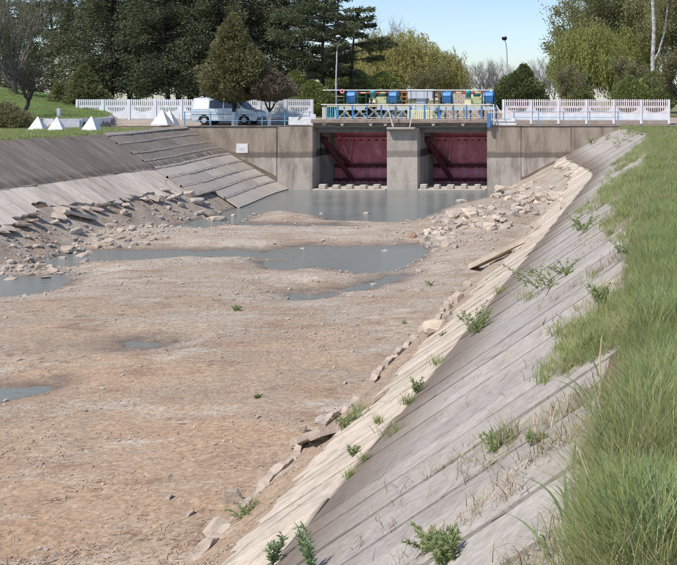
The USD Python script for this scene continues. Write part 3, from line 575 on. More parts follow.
solo('pier_ledge', box(PL + 0.1, PR - 0.1, WY - 0.52, WY - 0.055, -0.18, -0.025, 0.03), M['pier'], 'small concrete ledge on the pier head below the white braces', 'ledge')
fr = thing('pipe_frame', 'white pipe frame standing at the right end of the deck railing', 'pipe frame', (0, RY - 0.1, 0.56))
part(fr, 'pipe', tube([(ax(485.5, RY), 0, 1.02), (ax(494, RY), 0, 1.02), (ax(494.3, RY), 0, -0.4)], [0.045] * 3, 8), M['white'])
part(fr, 'pipe', cyl((ax(488, RY), 0, 0.48), (ax(508, RY), 0, 0.48), 0.025, 8), M['white'])
part(fr, 'brace', bar((ax(496, RY), 0.1, 1.0), (ax(504, RY), 0.1, 0.1), 0.06), M['white'])
bp = solo('bollard', box(ax(487.8, RY), ax(491.2, RY), RY - 0.3, RY - 0.1, -0.03, 0.95, 0.02), M['blue'], 'blue square post at the right end of the deck', 'post')
bl = thing('barrier_block', 'low white painted barrier block on the right wall beside the deck', 'barrier', (0, 66.98, 0.11))
part(bl, 'upper_block', box(ax(491, WY), ax(515.5, WY), 0.0, 0.42, 0.24, 0.46, 0.02), M['white'])
part(bl, 'lower_block', box(ax(490.5, WY), ax(516.3, WY), 0.05, 0.38, 0.0, 0.235, 0.02), M['white'])

# hoist platform behind the railing and its machines
HY = 70.3
plat = thing('hoist_platform', 'long platform with pale blue edge carrying the gate hoists', 'platform', (0, HY, 0.26))
for a, b in ((338, 437), (440, 496)):
    XA, XB = ax(a, HY), ax(b, HY)
    part(plat, 'floor', box(XA, XB, -0.6, 1.1, 0.92, 1.12, 0.02), M['cabinet'])
    part(plat, 'edge_beam', box(XA, XB, -0.66, -0.602, 0.90, 1.16), M['pale_blue'])
    for x in np.linspace(a + 2, b - 2, 7 if b - a > 60 else 5):
        for yy in (-0.5, 1.0):
            X = ax(x, HY); part(plat, 'leg', box(X - 0.05, X + 0.05, yy - 0.05, yy + 0.05, 0.0, 0.92), M['blue'])
PZ = 0.26 + 1.12
def hoist(x_l, x_r, x_c, label):
    """A pair of blue winding drums joined by a red and yellow shaft through a teal gearbox over yellow housings."""
    X0 = ax(x_c, HY)
    h = thing('gate_hoist', label, 'gate hoist', (X0, HY, PZ))
    zc = az(97.2, HY) - PZ
    for xd, s in ((x_l, -1), (x_r, 1)):
        X = ax(xd, HY) - X0
        dr = rot(rev([(0, -0.30), (0.47, -0.30), (0.47, -0.26), (0.43, -0.25), (0.43, 0.25), (0.47, 0.26), (0.47, 0.30), (0, 0.30)], 32), math.pi / 2, (0, 1, 0))
        part(h, 'drum', move(dr, (X, 0, zc)), M['drum'], 40)
        for e in (-0.36, 0.36):
            part(h, 'bearing_stand', trimesh.convex.convex_hull(np.array([(X + e + a, b, z) for a in (-.03, .03) for b, z in ((-.32, 0), (.32, 0), (-.1, zc + .12), (.1, zc + .12))])), M['green_d'])
        a, b = X - s * 0.33, s * 0.2
        zs = zc + 0.33
        pts = [a, a + (b - a) * 0.3, a + (b - a) * 0.7, b]
        for (u, v, mm, rr) in ((pts[0], pts[1], 'red', .05), (pts[1], pts[2], 'rail_y', .065), (pts[2], pts[3], 'red', .075)):
            part(h, 'shaft', cyl((u, 0, zs), (v, 0, zs), rr, 12), M[mm])
    for xd in (x_l, x_r):
        X = ax(xd, HY) - X0
        for dx in (-0.12, 0.12): part(h, 'cable', cyl((X + dx, -0.43, zc), (X + dx, -0.43, -1.0), 0.012, 6), M['plastic'])
        for k_ in range(8):
            a_ = k_ * math.pi / 4; part(h, 'bolt', cyl((X - 0.325, 0.38 * math.cos(a_), zc + 0.38 * math.sin(a_)), (X - 0.295, 0.38 * math.cos(a_), zc + 0.38 * math.sin(a_)), 0.025, 6), M['plastic'])
    mo = rot(rev([(0, -0.26), (0.13, -0.26), (0.15, -0.22), (0.15, 0.20), (0.11, 0.26), (0, 0.26)], 18), math.pi / 2, (0, 1, 0))
    part(h, 'motor', move(mo, (0.62, 0.1, zc + 0.2)), M['green_d'], 40)
    gb = trimesh.creation.icosphere(subdivisions=3); gb.apply_scale((0.24, 0.26, 0.22)); gb.apply_translation((0, 0, zc + 0.36))
    part(h, 'gearbox', gb, M['teal'], True)
    part(h, 'gearbox_foot', box(-0.17, 0.17, -0.17, 0.17, zc - 0.06, zc + 0.24, 0.02), M['green_d'])
    part(h, 'motor_housing', box(-0.22, 0.27, -0.35, 0.3, 0.0, zc - 0.065, 0.02), M['yellow'])
    part(h, 'motor_housing', box(0.275, 1.02, -0.12, 0.4, 0.0, zc + 0.04, 0.02), M['yellow_d'])
    part(h, 'latch', box(0.85, 0.92, -0.15, -0.125, zc - 0.12, zc - 0.05), M['plastic'])
    return h
hoist(352.3, 394.2, 373.2, 'hoist with two blue drums and yellow housing over the left bay')
hoist(447.6, 489.5, 468.4, 'hoist with two blue drums and yellow housing over the right bay')
pr = thing('platform_railing', 'white top pipe and dark posts railing the hoist platform', 'railing', (0, HY - 0.7, PZ))
zt = az(90.1, HY - .7) - PZ
part(pr, 'top_rail', cyl((ax(326, HY), 0, zt), (ax(495, HY), 0, zt), 0.035, 10), M['white'])
for y, mm, a, b in ((96.3, 'rail_y', 338, 348), (97.0, 'green_d', 358, 368), (100.0, 'green_d', 338, 348), (100.5, 'green_d', 398, 442)):
    part(pr, 'mid_rail', cyl((ax(a, HY), 0, az(y, HY) - PZ), (ax(b, HY), 0, az(y, HY) - PZ), 0.025, 8), M[mm])
for x in (338.5, 347, 358, 369, 399, 413.5, 429.5, 441, 454.5, 483.5):
    X = ax(x, HY); part(pr, 'post', cyl((X, 0, -0.22), (X, 0, zt), 0.028, 8), M['green_d'])
for x in (404.5, 437):
    X = ax(x, HY + .1)
    rf = thing('winch_stand', 'rusty orange winch stand left of the grey cabinet' if x < 420 else 'rusty orange winch stand right of the grey cabinet', 'winch stand', (X, HY + 0.1, PZ))
    for dx in (-0.2, 0.2): part(rf, 'post', box(dx - 0.05, dx + 0.05, -0.05, 0.05, 0.0, 1.27), M['rust'])
    for z in (0.45, 0.78, 1.1): part(rf, 'crossbar', box(-0.3, 0.3, -0.08, -0.052, z - 0.05, z + 0.05), M['rust'])
cb = thing('control_cabinet', 'light grey control cabinet on a narrower foot at the middle of the platform', 'cabinet', (ax(421, HY), HY + 0.1, PZ))
part(cb, 'foot', box(-0.32, 0.32, -0.25, 0.25, 0.0, 0.63, 0.02), M['cabinet'])
part(cb, 'body', box(-0.92, 0.92, -0.4, 0.4, 0.634, 1.26, 0.02), M['cabinet'])
part(cb, 'roof', box(-0.99, 0.99, -0.47, 0.47, 1.264, 1.33, 0.015), M['cabinet'])
for dx in (-0.3, 0.3): part(cb, 'door_seam', box(dx - 0.012, dx + 0.012, -0.408, -0.401, 0.68, 1.22), M['plastic'])
pb = thing('equipment_box', 'pale yellow slatted box standing behind the railing mid deck', 'equipment box', (ax(421, 69), 69.0, 0.26))
part(pb, 'body', box(-0.93, 0.93, -0.3, 0.3, 0.0, 0.92, 0.02), M['yellow'])
for i in range(12): part(pb, 'slat', box(-0.86 + i * 0.15, -0.80 + i * 0.15, -0.325, -0.303, 0.1, 0.82), M['yellow'])
tor = trimesh.creation.torus(0.12, 0.055, 20, 10); tor = rot(tor, math.pi / 2, (1, 0, 0))
solo('ring', tor, M['pink'], 'small pink ring hanging on the platform rail at its left end', 'ring', True, loc=(ax(342.6, HY - .75), HY - 0.82, az(91.3, HY - .75)))
wl = thing('beige_wall', 'beige brick wall behind the right hoist', 'wall', (0, 72.2, 0.42))
for r in range(11):
    if r < 4: continue
    for c in range(3):
        x0 = ax(451, 72.2) + c * 0.40 + (0.2 if r % 2 else 0)
        part(wl, 'block', box(x0, x0 + 0.385, 0, 0.2, r * 0.185, r * 0.185 + 0.172, 0.006), M['beige'])
for r in range(4):
    for c in range(14):
        x0 = ax(441, 72.2) + c * 0.40 + (0.2 if r % 2 else 0)
        part(wl, 'block', box(x0, x0 + 0.385, 0, 0.2, r * 0.185, r * 0.185 + 0.172, 0.006), M['beige'])

# ------------------------------------------------------------------ person behind the railing
def hull_body(chain):
    """chain: list of bones ((p, r), (p, r)); one continuous manifold."""
    def ball(p, r):
        return manifold3d.Manifold.sphere(r, 20).translate(tuple(map(float, p)))
    out = manifold3d.Manifold()
    for a, b in chain:
        out += manifold3d.Manifold.batch_hull([ball(*a), ball(*b)])
    out = out.refine_to_length(0.03)
    m = out.to_mesh(); t = T(m.vert_properties[:, :3], m.tri_verts); t.merge_vertices()
    trimesh.smoothing.filter_taubin(t, iterations=8)
    return t
def person():
    p = thing('person', 'person in dark clothes standing behind the deck railing', 'person', (ax(371.2, 67.12), 67.12, 0.27), 0.0, scale=(1.22, 1.0, 1.0))
    # faces the canal, looking slightly down over the rail
    J = {}
    hipL, hipR = (-0.10, 0, 0.90), (0.10, 0, 0.90)
    body = []
    for s in (-1, 1):
        body += [(((s * .10, 0, .90), .105), ((s * .11, -.02, .50), .068)), (((s * .11, -.02, .50), .068), ((s * .12, .03, .09), .042)), (((s * .12, .03, .06), .045), ((s * .15, -.13, .04), .036))]
        body += [(((s * .15, 0, 1.34), .085), ((s * .24, 0, 1.31), .062)), (((s * .24, 0, 1.31), .062), ((s * .30, -.04, 1.05), .048)), (((s * .30, -.04, 1.05), .048), ((s * .22, -.26, .93), .036))]
        body += [(((s * .22, -.26, .93), .036), ((s * .205, -.32, .92), .040))]
        for i in range(4):
            fx = s * (.235 - .02 * i); ln = (.052, .06, .056, .045)[i]
            body += [(((fx, -.335, .925), .0105), ((fx, -.335 - ln * .6, .915), .0095)), (((fx, -.335 - ln * .6, .915), .0095), ((fx, -.335 - ln * .85, .885), .0085))]
        body += [(((s * .175, -.30, .915), .012), ((s * .150, -.335, .90), .010))]
    body += [(((-.08, 0, .92), .12), ((.08, 0, .92), .12)), (((-.07, 0, .95), .12), ((-.10, 0, 1.22), .125)), (((.07, 0, .95), .12), ((.10, 0, 1.22), .125)), (((-.10, 0, 1.24), .12), ((.10, 0, 1.24), .12)), (((-.10, 0, 1.26), .11), ((.10, 0, 1.26), .11)), (((-.12, 0, 1.33), .09), ((.12, 0, 1.33), .09)),
             (((0, 0, 1.36), .07), ((0, -.03, 1.47), .055)), (((0, -.035, 1.53), .078), ((0, -.02, 1.60), .088)), (((0, -.06, 1.50), .05), ((0, -.04, 1.57), .075)),
             (((0, -.105, 1.575), .012), ((0, -.135, 1.545), .013)), (((-.09, -.02, 1.55), .017), ((-.09, -.015, 1.585), .018)), (((.09, -.02, 1.55), .017), ((.09, -.015, 1.585), .018))]
    part(p, 'body', hull_body(body), M['skin'], True)
    jk = [(((-.09, 0, .86), .15), ((.09, 0, .86), .15)), (((-.08, 0, .90), .15), ((-.11, 0, 1.24), .15)), (((.08, 0, .90), .15), ((.11, 0, 1.24), .15)), (((-.1, 0, 1.1), .15), ((.1, 0, 1.1), .15)), (((-.14, 0, 1.33), .11), ((.14, 0, 1.33), .11)), (((0, 0, 1.38), .09), ((0, -.02, 1.43), .075))]
    for s in (-1, 1):
        jk += [(((s * .15, 0, 1.34), .105), ((s * .24, 0, 1.31), .085)), (((s * .24, 0, 1.31), .085), ((s * .30, -.04, 1.05), .068)), (((s * .30, -.04, 1.05), .068), ((s * .225, -.25, .93), .05))]
    part(p, 'jacket', hull_body(jk), M['cloth'], True)
    tr = []
    for s in (-1, 1):
        tr += [(((s * .09, 0, .88), .135), ((s * .11, -.02, .50), .088)), (((s * .11, -.02, .50), .088), ((s * .12, .03, .10), .064))]
    part(p, 'trousers', hull_body(tr), M['trouser'], True)
    for s in (-1, 1):
        part(p, 'shoe', hull_body([(((s * .12, .04, .045), .05), ((s * .15, -.15, .035), .043))]), M['black'], True)
    part(p, 'cap', hull_body([(((0, -.02, 1.635), .094), ((0, -.01, 1.655), .09)), (((-.05, -.10, 1.635), .012), ((.05, -.10, 1.635), .012)), (((-.04, -.16, 1.62), .01), ((.04, -.16, 1.62), .01)), (((-.05, -.09, 1.635), .012), ((-.04, -.16, 1.62), .01)), (((.05, -.09, 1.635), .012), ((.04, -.16, 1.62), .01))]), M['cloth'], True)
    for s in (-1, 1):
        e = trimesh.creation.icosphere(subdivisions=2, radius=0.011); part(p, 'eye', move(e, (s * .033, -.108, 1.585)), M['black'], True)
    mth = trimesh.creation.icosphere(subdivisions=2); mth.apply_scale((.024, .006, .006)); part(p, 'mouth', move(mth, (0, -.112, 1.508)), M['gate_dark'], True)
person()

# ------------------------------------------------------------------ fences
def fence(x_list, Y, z0, label, plinth_z, pinkish):
    """Posts and three stacked concrete panels per bay: solid foot, arched openwork, picket top."""
    f = thing('panel_fence', label, 'fence', (0, Y, z0))
    X = [ax(x, Y) for x in x_list]
    H = 1.50
    for x in X:
        part(f, 'post', box(x - 0.085, x + 0.085, -0.09, 0.09, -0.25, H + 0.04, 0.012), M['fence_w'])
    for a, b in zip(X[:-1], X[1:]):
        a, b = a + 0.088, b - 0.088; w = b - a; m = (a + b) / 2
        top = M['fence_p'] if pinkish else M['fence_w']
        part(f, 'plinth', box(a - 0.05, b + 0.05, -0.06, 0.06, -0.3, 0.015), M['fence_d'])
        part(f, 'solid_panel', cat_([box(a, b, -0.03, 0.03, 0.02, 0.505), box(a + 0.06, b - 0.06, -0.045, -0.031, 0.08, 0.45)]), M['fence_w'])
        # arched openwork panel
        outer = shapely.box(a, 0.51, b, 1.0)
        th = np.linspace(math.pi, 2 * math.pi, 25)
        arch = Polygon([(m + 0.40 * w * math.cos(t), 0.93 + 0.33 * math.sin(t)) for t in th])
        shp = outer.difference(arch)
        for i in range(-5, 6):
            shp = shp.union(shapely.box(m + i * 0.073 * w - 0.032, 0.52, m + i * 0.073 * w + 0.032, 0.98))
        e = cat_([trimesh.creation.extrude_polygon(g, 0.05, engine='earcut') for g in getattr(shp, 'geoms', [shp])])
        part(f, 'arched_panel', move(rot(e, math.pi / 2, (1, 0, 0)), (0, 0.025, 0)), top)
        part(f, 'rail', box(a, b, -0.03, 0.03, 1.003, 1.08), top)
        part(f, 'rail', box(a, b, -0.022, 0.022, 1.38, 1.44), top)
        n = 12
        for i in range(n):
            x = a + (i + 0.5) * w / n
            part(f, 'picket', box(x - 0.043, x + 0.043, -0.036, -0.0225 + 0.045 + 0.004, 1.083, 1.56, 0.008), top)
    return f
fence([-27 + 26.1 * i for i in range(14)][4:] , 72.2, 0.41, 'white panel fence with picket top running left of the deck behind the van', 0, False)
fence([503.5, 531.2, 558.6, 586.4, 613.8, 641.2, 669], 68.9, 0.40, 'pinkish white panel fence with picket top right of the deck', 0, True)

# ------------------------------------------------------------------ guard rails, boards, sign, pyramids
def guard(xs, y_top, Y, z0, label, rails):
    g = thing('guard_rail', label, 'guard rail', (0, Y, z0))
    for x in xs:
        X = ax(x, Y); part(g, 'post', cyl((X, 0, 0), (X, 0, 1.0), 0.04, 8), M['blue_l'])
    for z in rails: part(g, 'rail', cyl((ax(xs[0], Y), 0, z), (ax(xs[-1] + 4, Y), 0, z), 0.022, 8), M['blue_l'])
    return g
guard([184.6, 210.6, 237, 262, 284.8, 309.7], 112, WY + 0.25, 0.075, 'faded blue pipe guard rail on top of the left dam wall', (0.98, 0.68, 0.35))
guard([514, 538.5, 563.6, 589.6, 618], 112, WY + 0.25, 0.11, 'faded blue pipe guard rail on top of the right dam wall', (0.96, 0.55))
wb = thing('white_board', 'white board fixed to the left guard rail next to the deck', 'board', (ax(301, WY), WY + 0.15, 0.075))
part(wb, 'panel', box(-0.95, 0.93, -0.02, 0.02, 0.05, 0.62, 0.006), M['white'])
part(wb, 'panel', box(0.6, 1.02, -0.06, -0.025, 0.02, 0.82, 0.006), M['kerb'])
part(wb, 'strut', bar((-0.25, -0.05, 0.45), (0.2, -0.05, 1.0), 0.04), M['plastic'])
sg = thing('notice_sign', 'white rectangular notice on the left dam wall below the guard rail', 'sign', (ax(242, WY), WY + 0.025, az(148.3, WY)))
part(sg, 'plate', box(-0.41, 0.41, -0.03, 0.0, -0.33, 0.33, 0.006), M['white'])
for z, a, b in ((0.02, -0.17, 0.14), (-0.07, -0.22, 0.16), (-0.16, -0.12, 0.03)):
    part(sg, 'text_line', cat_([box(x, x + 0.045, -0.034, -0.031, z - 0.02, z + 0.02) for x in np.arange(a, b, 0.06)]), M['ink'])
def pyramid(x, y_base, w, h, label, rz, group=None, Y=None):
    p = pz(x, y_base, 0.0) if Y is None else px(x, y_base, Y)
    a = w / 2; t = 0.03
    V = [(-a, -a, -0.05), (a, -a, -0.05), (a, a, -0.05), (-a, a, -0.05), (-a, -a, 0.06), (a, -a, 0.06), (a, a, 0.06), (-a, a, 0.06)] + [(sx * t, sy * t, h) for sx, sy in ((-1, -1), (1, -1), (1, 1), (-1, 1))]
    m = trimesh.convex.convex_hull(np.array(V)); m = rot(m, rz, (0, 0, 1))
    solo('pyramid_bollard', m, M['white'], label, 'pyramid bollard', loc=(p[0], p[1], max(0.0, p[2])))
pyramid(38, 130.4, 0.86, 0.86, 'white concrete pyramid on the grass, leftmost of the three in a row', 0.25)
pyramid(57, 131.2, 0.86, 0.86, 'white concrete pyramid on the grass, middle one of the three', 0.3)
pyramid(91.5, 131.2, 0.90, 0.90, 'white concrete pyramid at the crest nearest to the sandy road', 0.2)
pyramid(162.5, 124.6, 1.12, 1.02, 'white concrete pyramid by the apron head, left of a touching pair', 0.1, Y=66.2)
pyramid(169.5, 124.4, 1.0, 1.02, 'white concrete pyramid by the apron head, right of a touching pair', 0.12, Y=67.4)
kw = thing('kerb_wall', 'low lilac white kerb wall holding the lawn on the far left', 'kerb wall')
_kd = np.vstack([KERB, [(-41.3, 73.2)]])
for a, b in zip(_kd[:-1], _kd[1:]):
    d = b - a; n = np.array([-d[1], d[0]]) / np.linalg.norm(d) * 0.11
    L = np.linalg.norm(d); k_ = max(1, int(round(L / 1.2)))
    for i in range(k_):
        p0, p1 = a + d * (i / k_ + 0.004), a + d * ((i + 1) / k_ - 0.004)
        P = [(p[0] + s * n[0], p[1] + s * n[1], z) for p in (p0, p1) for s in (-1, 1) for z in (-0.2, 0.66)]
        part(kw, 'kerb_block', trimesh.convex.convex_hull(np.array(P)), M['kerb'])
gp = px(59, 113.5, 66.5); 
solo('marker_post', box(-0.11, 0.11, -0.11, 0.11, -0.3, 0.62, 0.02), M['kerb'], 'short grey marker post on the lawn behind the kerb wall', 'post', loc=(gp[0], gp[1], float(height(np.array([gp[0]]), np.array([gp[1]]))[0])))

# ------------------------------------------------------------------ lamps
def lamp(x, y_head, Y, z0, label, lean):
    X = ax(x, Y); zt = az(y_head, Y)
    l = thing('street_lamp', label, 'street lamp', (X, Y, z0))
    H = zt - z0
    part(l, 'pole', tube([(0, 0, 0), (0, 0, H * 0.45), (lean * 0.3, 0, H - 1.0)], [0.075, 0.065, 0.05], 10), M['steel'])
    part(l, 'arm', tube([(lean * 0.3, 0, H - 1.0), (lean * 0.6, -0.05, H - 0.45), (lean, -0.12, H - 0.1)], [0.035, 0.03, 0.028], 8), M['plastic'])
    hd = trimesh.creation.icosphere(subdivisions=3); hd.apply_scale((0.23, 0.23, 0.20)); 
    part(l, 'lamp_head', move(hd, (lean - 0.03, -0.14, H + 0.02)), M['black'], True)
    part(l, 'lamp_cap', move(rev([(0, 0.26), (0.10, 0.23), (0.19, 0.15), (0.20, 0.12), (0, 0.12)], 20), (lean - 0.03, -0.14, H + 0.02)), M['steel'], 40)
lamp(336.0, 38.5, 73.9, 0.3, 'grey pole lamp with black head beside the left hoist', 0.25)
lamp(507.5, 38.5, 82.0, 0.42, 'slim pole lamp with black head rising behind the dark juniper', -0.22)

# ------------------------------------------------------------------ van
def van():
    Y = 69.0; X0 = ax(198, Y + 0.2); S = 4.79
    v = thing('van', 'silver van with white rear side panel parked on the dam road', 'van', (X0, Y, 0.14))
    W_ = 0.92
    prof = [(0.03, 0.45), (0.0, 0.75), (0.03, 1.05), (0.10, 1.62), (0.17, 1.84), (0.30, 1.92), (1.2, 1.955), (2.4, 1.95), (3.0, 1.90), (3.18, 1.84), (3.75, 1.22), (3.95, 1.12), (4.55, 0.98), (4.70, 0.88), (4.76, 0.66), (4.77, 0.42), (4.70, 0.30), (0.10, 0.32)]
    P = Polygon(prof)
    for wx in (0.96, 3.86): P = P.difference(Point(wx, 0.31).buffer(0.40, 24))
    P = P.buffer(0)
    m = trimesh.creation.extrude_polygon(P, 2 * W_, engine='earcut')
    m = rot(m, math.pi / 2, (1, 0, 0)); m = move(m, (0, W_, 0))
    m = m.subdivide_to_size(0.22)
    vv = np.array(m.vertices)
    t = np.clip((vv[:, 2] - 1.05) / 0.9, 0, 1)
    vv[:, 1] *= 1 - 0.14 * t ** 1.4
    nose = np.clip((vv[:, 0] - 4.1) / 0.7, 0, 1); vv[:, 1] *= 1 - 0.12 * nose ** 2
    m.vertices = vv
    part(v, 'body', m, M['van'], 32)
    def side(z, x=2.0): 
        t = np.clip((z - 1.05) / 0.9, 0, 1); return W_ * (1 - 0.14 * t ** 1.4)
    def patch(pts, off, s):
        V = [(x, s * (side(z) + off), z) for x, z in pts] + [(x, s * (side(z) + off - 0.05), z) for x, z in pts]
        return trimesh.convex.convex_hull(np.array(V))
    for s in (-1, 1):
        part(v, 'rear_side_panel', patch([(0.20, 1.12), (1.28, 1.12), (1.28, 1.80), (0.30, 1.80)], 0.016, s), M['van_w'])
        part(v, 'side_window', patch([(1.36, 1.16), (2.32, 1.16), (2.32, 1.74), (1.36, 1.74)], 0.014, s), M['glass'])
        part(v, 'side_window', patch([(2.42, 1.16), (3.58, 1.16), (3.42, 1.38), (3.10, 1.72), (2.42, 1.74)], 0.014, s), M['glass'])
        part(v, 'trim', patch([(0.06, 0.70), (4.6, 0.70), (4.6, 0.745), (0.06, 0.745)], 0.012, s), M['plastic'])
        for x in (1.33, 2.37, 3.66): part(v, 'door_seam', patch([(x, 0.42), (x + 0.016, 0.42), (x + 0.016, 1.12), (x, 1.12)], 0.006, s), M['tyre'])
        part(v, 'handle', patch([(2.5, 1.0), (2.66, 1.0), (2.66, 1.04), (2.5, 1.04)], 0.03, s), M['plastic'])
        part(v, 'mirror', box(3.40, 3.56, s * 1.03 - 0.08, s * 1.03 + 0.08, 1.18, 1.42, 0.03), M['plastic'])
        part(v, 'headlight', box(4.60, 4.745, s * 0.62 - 0.13, s * 0.62 + 0.13, 0.70, 0.88, 0.03), M['lens'])
        part(v, 'tail_light', box(-0.012, 0.10, s * 0.80 - 0.06, s * 0.80 + 0.06, 0.85, 1.15, 0.02), M['lens_r'])
        for wx in (0.96, 3.86):
            y0 = s * 0.80
            w = part(v, 'wheel', rot(move(rev([(0.19, -.10), (0.29, -.10), (0.315, -.07), (0.315, .07), (0.29, .10), (0.19, .10), (0.19, -.10)], 28), (0, 0, 0)), math.pi / 2, (1, 0, 0)).apply_translation((wx, y0, 0.315)), M['tyre'], 40)
            part_rim = rot(rev([(0, -.05), (0.08, -.06), (0.10, -.04), (0.17, -.035), (0.188, -.07), (0.188, .07), (0, .05)], 28), s * -math.pi / 2 + math.pi, (1, 0, 0))
            rm = usdkit.mesh(stage, str(w.GetPath()) + '/rim', move(part_rim, (wx, y0 + s * 0.03, 0.315)), M['steel'], 40)
    ws = [(3.20, 1.80), (3.72, 1.24)]
    part(v, 'windscreen', trimesh.convex.convex_hull(np.array([(x + dx, yy, z + dz) for (x, z), w_ in zip(ws, (0.70, 0.82)) for yy in (-w_, w_) for dx, dz in ((0.02, 0.018), (-0.03, -0.03))])), M['glass'])
    part(v, 'front_bumper', box(4.62, 4.80, -0.78, 0.78, 0.30, 0.52, 0.04), M['plastic'])
    part(v, 'rear_bumper', box(-0.06, 0.12, -0.86, 0.86, 0.32, 0.52, 0.04), M['plastic'])
    part(v, 'underbody', box(0.3, 4.4, -0.7, 0.7, 0.22, 0.40), M['tyre'])
van()

# ------------------------------------------------------------------ trees
def leaves(P, D, ln, wd, rng, jitter=0.5):
    n = len(P); ln = ln * rng.uniform(0.6, 1.35, n)[:, None]; wd = wd * rng.uniform(0.6, 1.3, n)[:, None]
    D = D + rng.normal(0, jitter, (n, 3)); D /= np.linalg.norm(D, axis=1, keepdims=True) + 1e-9
    U = np.cross(D, rng.normal(0, 1, (n, 3))); U /= np.linalg.norm(U, axis=1, keepdims=True) + 1e-9
    A, B, C, E = P, P + D * ln * 0.45 + U * wd, P + D * ln, P + D * ln * 0.45 - U * wd
    V = np.stack([A, B, C, E], 1).reshape(-1, 3); k = np.arange(n)[:, None] * 4
    return T(V, np.vstack([k + [0, 1, 2], k + [0, 2, 3]]))
def grow(rng, p, d, L, r, lev, cfg, lines):
    steps = cfg.get('steps', 4)
    pts, dd = [np.array(p, float)], np.array(d, float)
    for i in range(steps):
        dd = dd + rng.normal(0, cfg['wig'], 3) + np.array([0, 0, cfg['up'][lev]]) / steps; dd /= np.linalg.norm(dd)
        pts.append(pts[-1] + dd * L / steps)
    pts = np.array(pts); rad = np.linspace(r, r * cfg['taper'], steps + 1)
    lines.append((lev, pts, rad))
    if lev >= cfg['max']: return
    for k in range(cfg['n'][lev]):
        f = rng.uniform(cfg['from'][lev], 1.0); i = min(int(f * steps), steps - 1); q_ = pts[i] + (pts[i + 1] - pts[i]) * (f * steps - i)
        t = pts[i + 1] - pts[i]; t /= np.linalg.norm(t)
        a = rng.normal(0, 1, 3); a -= t * (a @ t); a /= np.linalg.norm(a)
        ang = cfg['ang'][lev] * rng.uniform(0.65, 1.3)
        grow(rng, q_, t * math.cos(ang) + a * math.sin(ang), L * cfg['ratio'][lev] * rng.uniform(0.7, 1.2), max(rad[i] * cfg['rr'], 0.006), lev + 1, cfg, lines)
def wood(lines, minlev=0, maxlev=9, k=None):
    return cat_([tube(p, r, 7 if l == 0 else 5 if l == 1 else 3, cap=l < 2) for l, p, r in lines if minlev <= l <= maxlev])
def along(lines, lev, per, rng, spread=0.1):
    P, D = [], []
    for l, p, r in lines:
        if l < lev: continue
        t = rng.uniform(0, len(p) - 1.001, per); i = t.astype(int); fr = (t - i)[:, None]
        P.append(p[i] + (p[i + 1] - p[i]) * fr); D.append(p[i + 1] - p[i])
    P, D = np.vstack(P), np.vstack(D); D = D / (np.linalg.norm(D, axis=1, keepdims=True) + 1e-9)
    return P + rng.normal(0, spread, P.shape), D
def conifer(seed, H, R, first, dens, trunk_r, droop=-0.15, flat=False, ln=0.34, wd=0.07, n_whorl=None, gap=0.0):
    rng = np.random.default_rng(seed); z = np.linspace(0, H, 14)
    tp = np.stack([0.12 * np.sin(z * 0.5 + seed), 0.10 * np.cos(z * 0.37 + seed), z], -1)
    tr = [tube(tp, np.linspace(trunk_r, 0.03, 14), 8)]
    P, D = [], []
    zz = first
    while zz < H - 0.3:
        f = (zz - first) / (H - first)
        rad = R * ((1 - f) ** 0.75 if not flat else (0.55 + 0.6 * math.sin(min(1, f * 1.15) * math.pi) ** 0.8) * (1 - f ** 4)) + 0.25
        for _ in range(rng.integers(3, 6) if not flat else rng.integers(2, 5)):
            if rng.random() < gap: continue
            az_ = rng.uniform(0, 2 * math.pi); L = rad * rng.uniform(0.55, 1.12)
            s = np.linspace(0, 1, 6)
            up = rng.uniform(0.0, 0.25) if flat else rng.uniform(-0.05, 0.2)
            bp_ = np.stack([np.cos(az_) * L * s, np.sin(az_) * L * s, zz + L * (up * s + droop * s ** 2)], -1)
            base = np.array([np.interp(zz, z, tp[:, 0]), np.interp(zz, z, tp[:, 1]), 0]); bp_ += base
            tr.append(tube(bp_, np.linspace(max(0.02, 0.045 * L / 3 + .015), 0.008, 6), 4, cap=False))
            n = int(dens * L)
            t = (rng.uniform(0.28 if flat else 0.12, 1.0, n) ** 0.8)
            i = np.minimum((t * 5).astype(int), 4); q_ = bp_[i] + (bp_[i + 1] - bp_[i]) * (t * 5 - i)[:, None]
            side = np.stack([-np.sin(az_) * np.ones(n), np.cos(az_) * np.ones(n), np.zeros(n)], -1)
            w = rng.normal(0, 1, n) * (0.30 * L * (1 - 0.55 * t) * 0.55 + 0.08)
            q_ = q_ + side * w[:, None] + np.stack([np.zeros(n), np.zeros(n), rng.normal(0, 0.11, n) - 0.10 * np.abs(w)], -1)
            out = np.array([np.cos(az_), np.sin(az_), 0.1 if flat else -0.2])
            P.append(q_); D.append(np.tile(out, (n, 1)) + side * np.sign(w)[:, None] * 0.7)
        zz += rng.uniform(0.28, 0.5) if not flat else rng.uniform(0.4, 0.85)
    return cat_(tr), leaves(np.vstack(P), np.vstack(D), ln, wd, rng, 0.45)
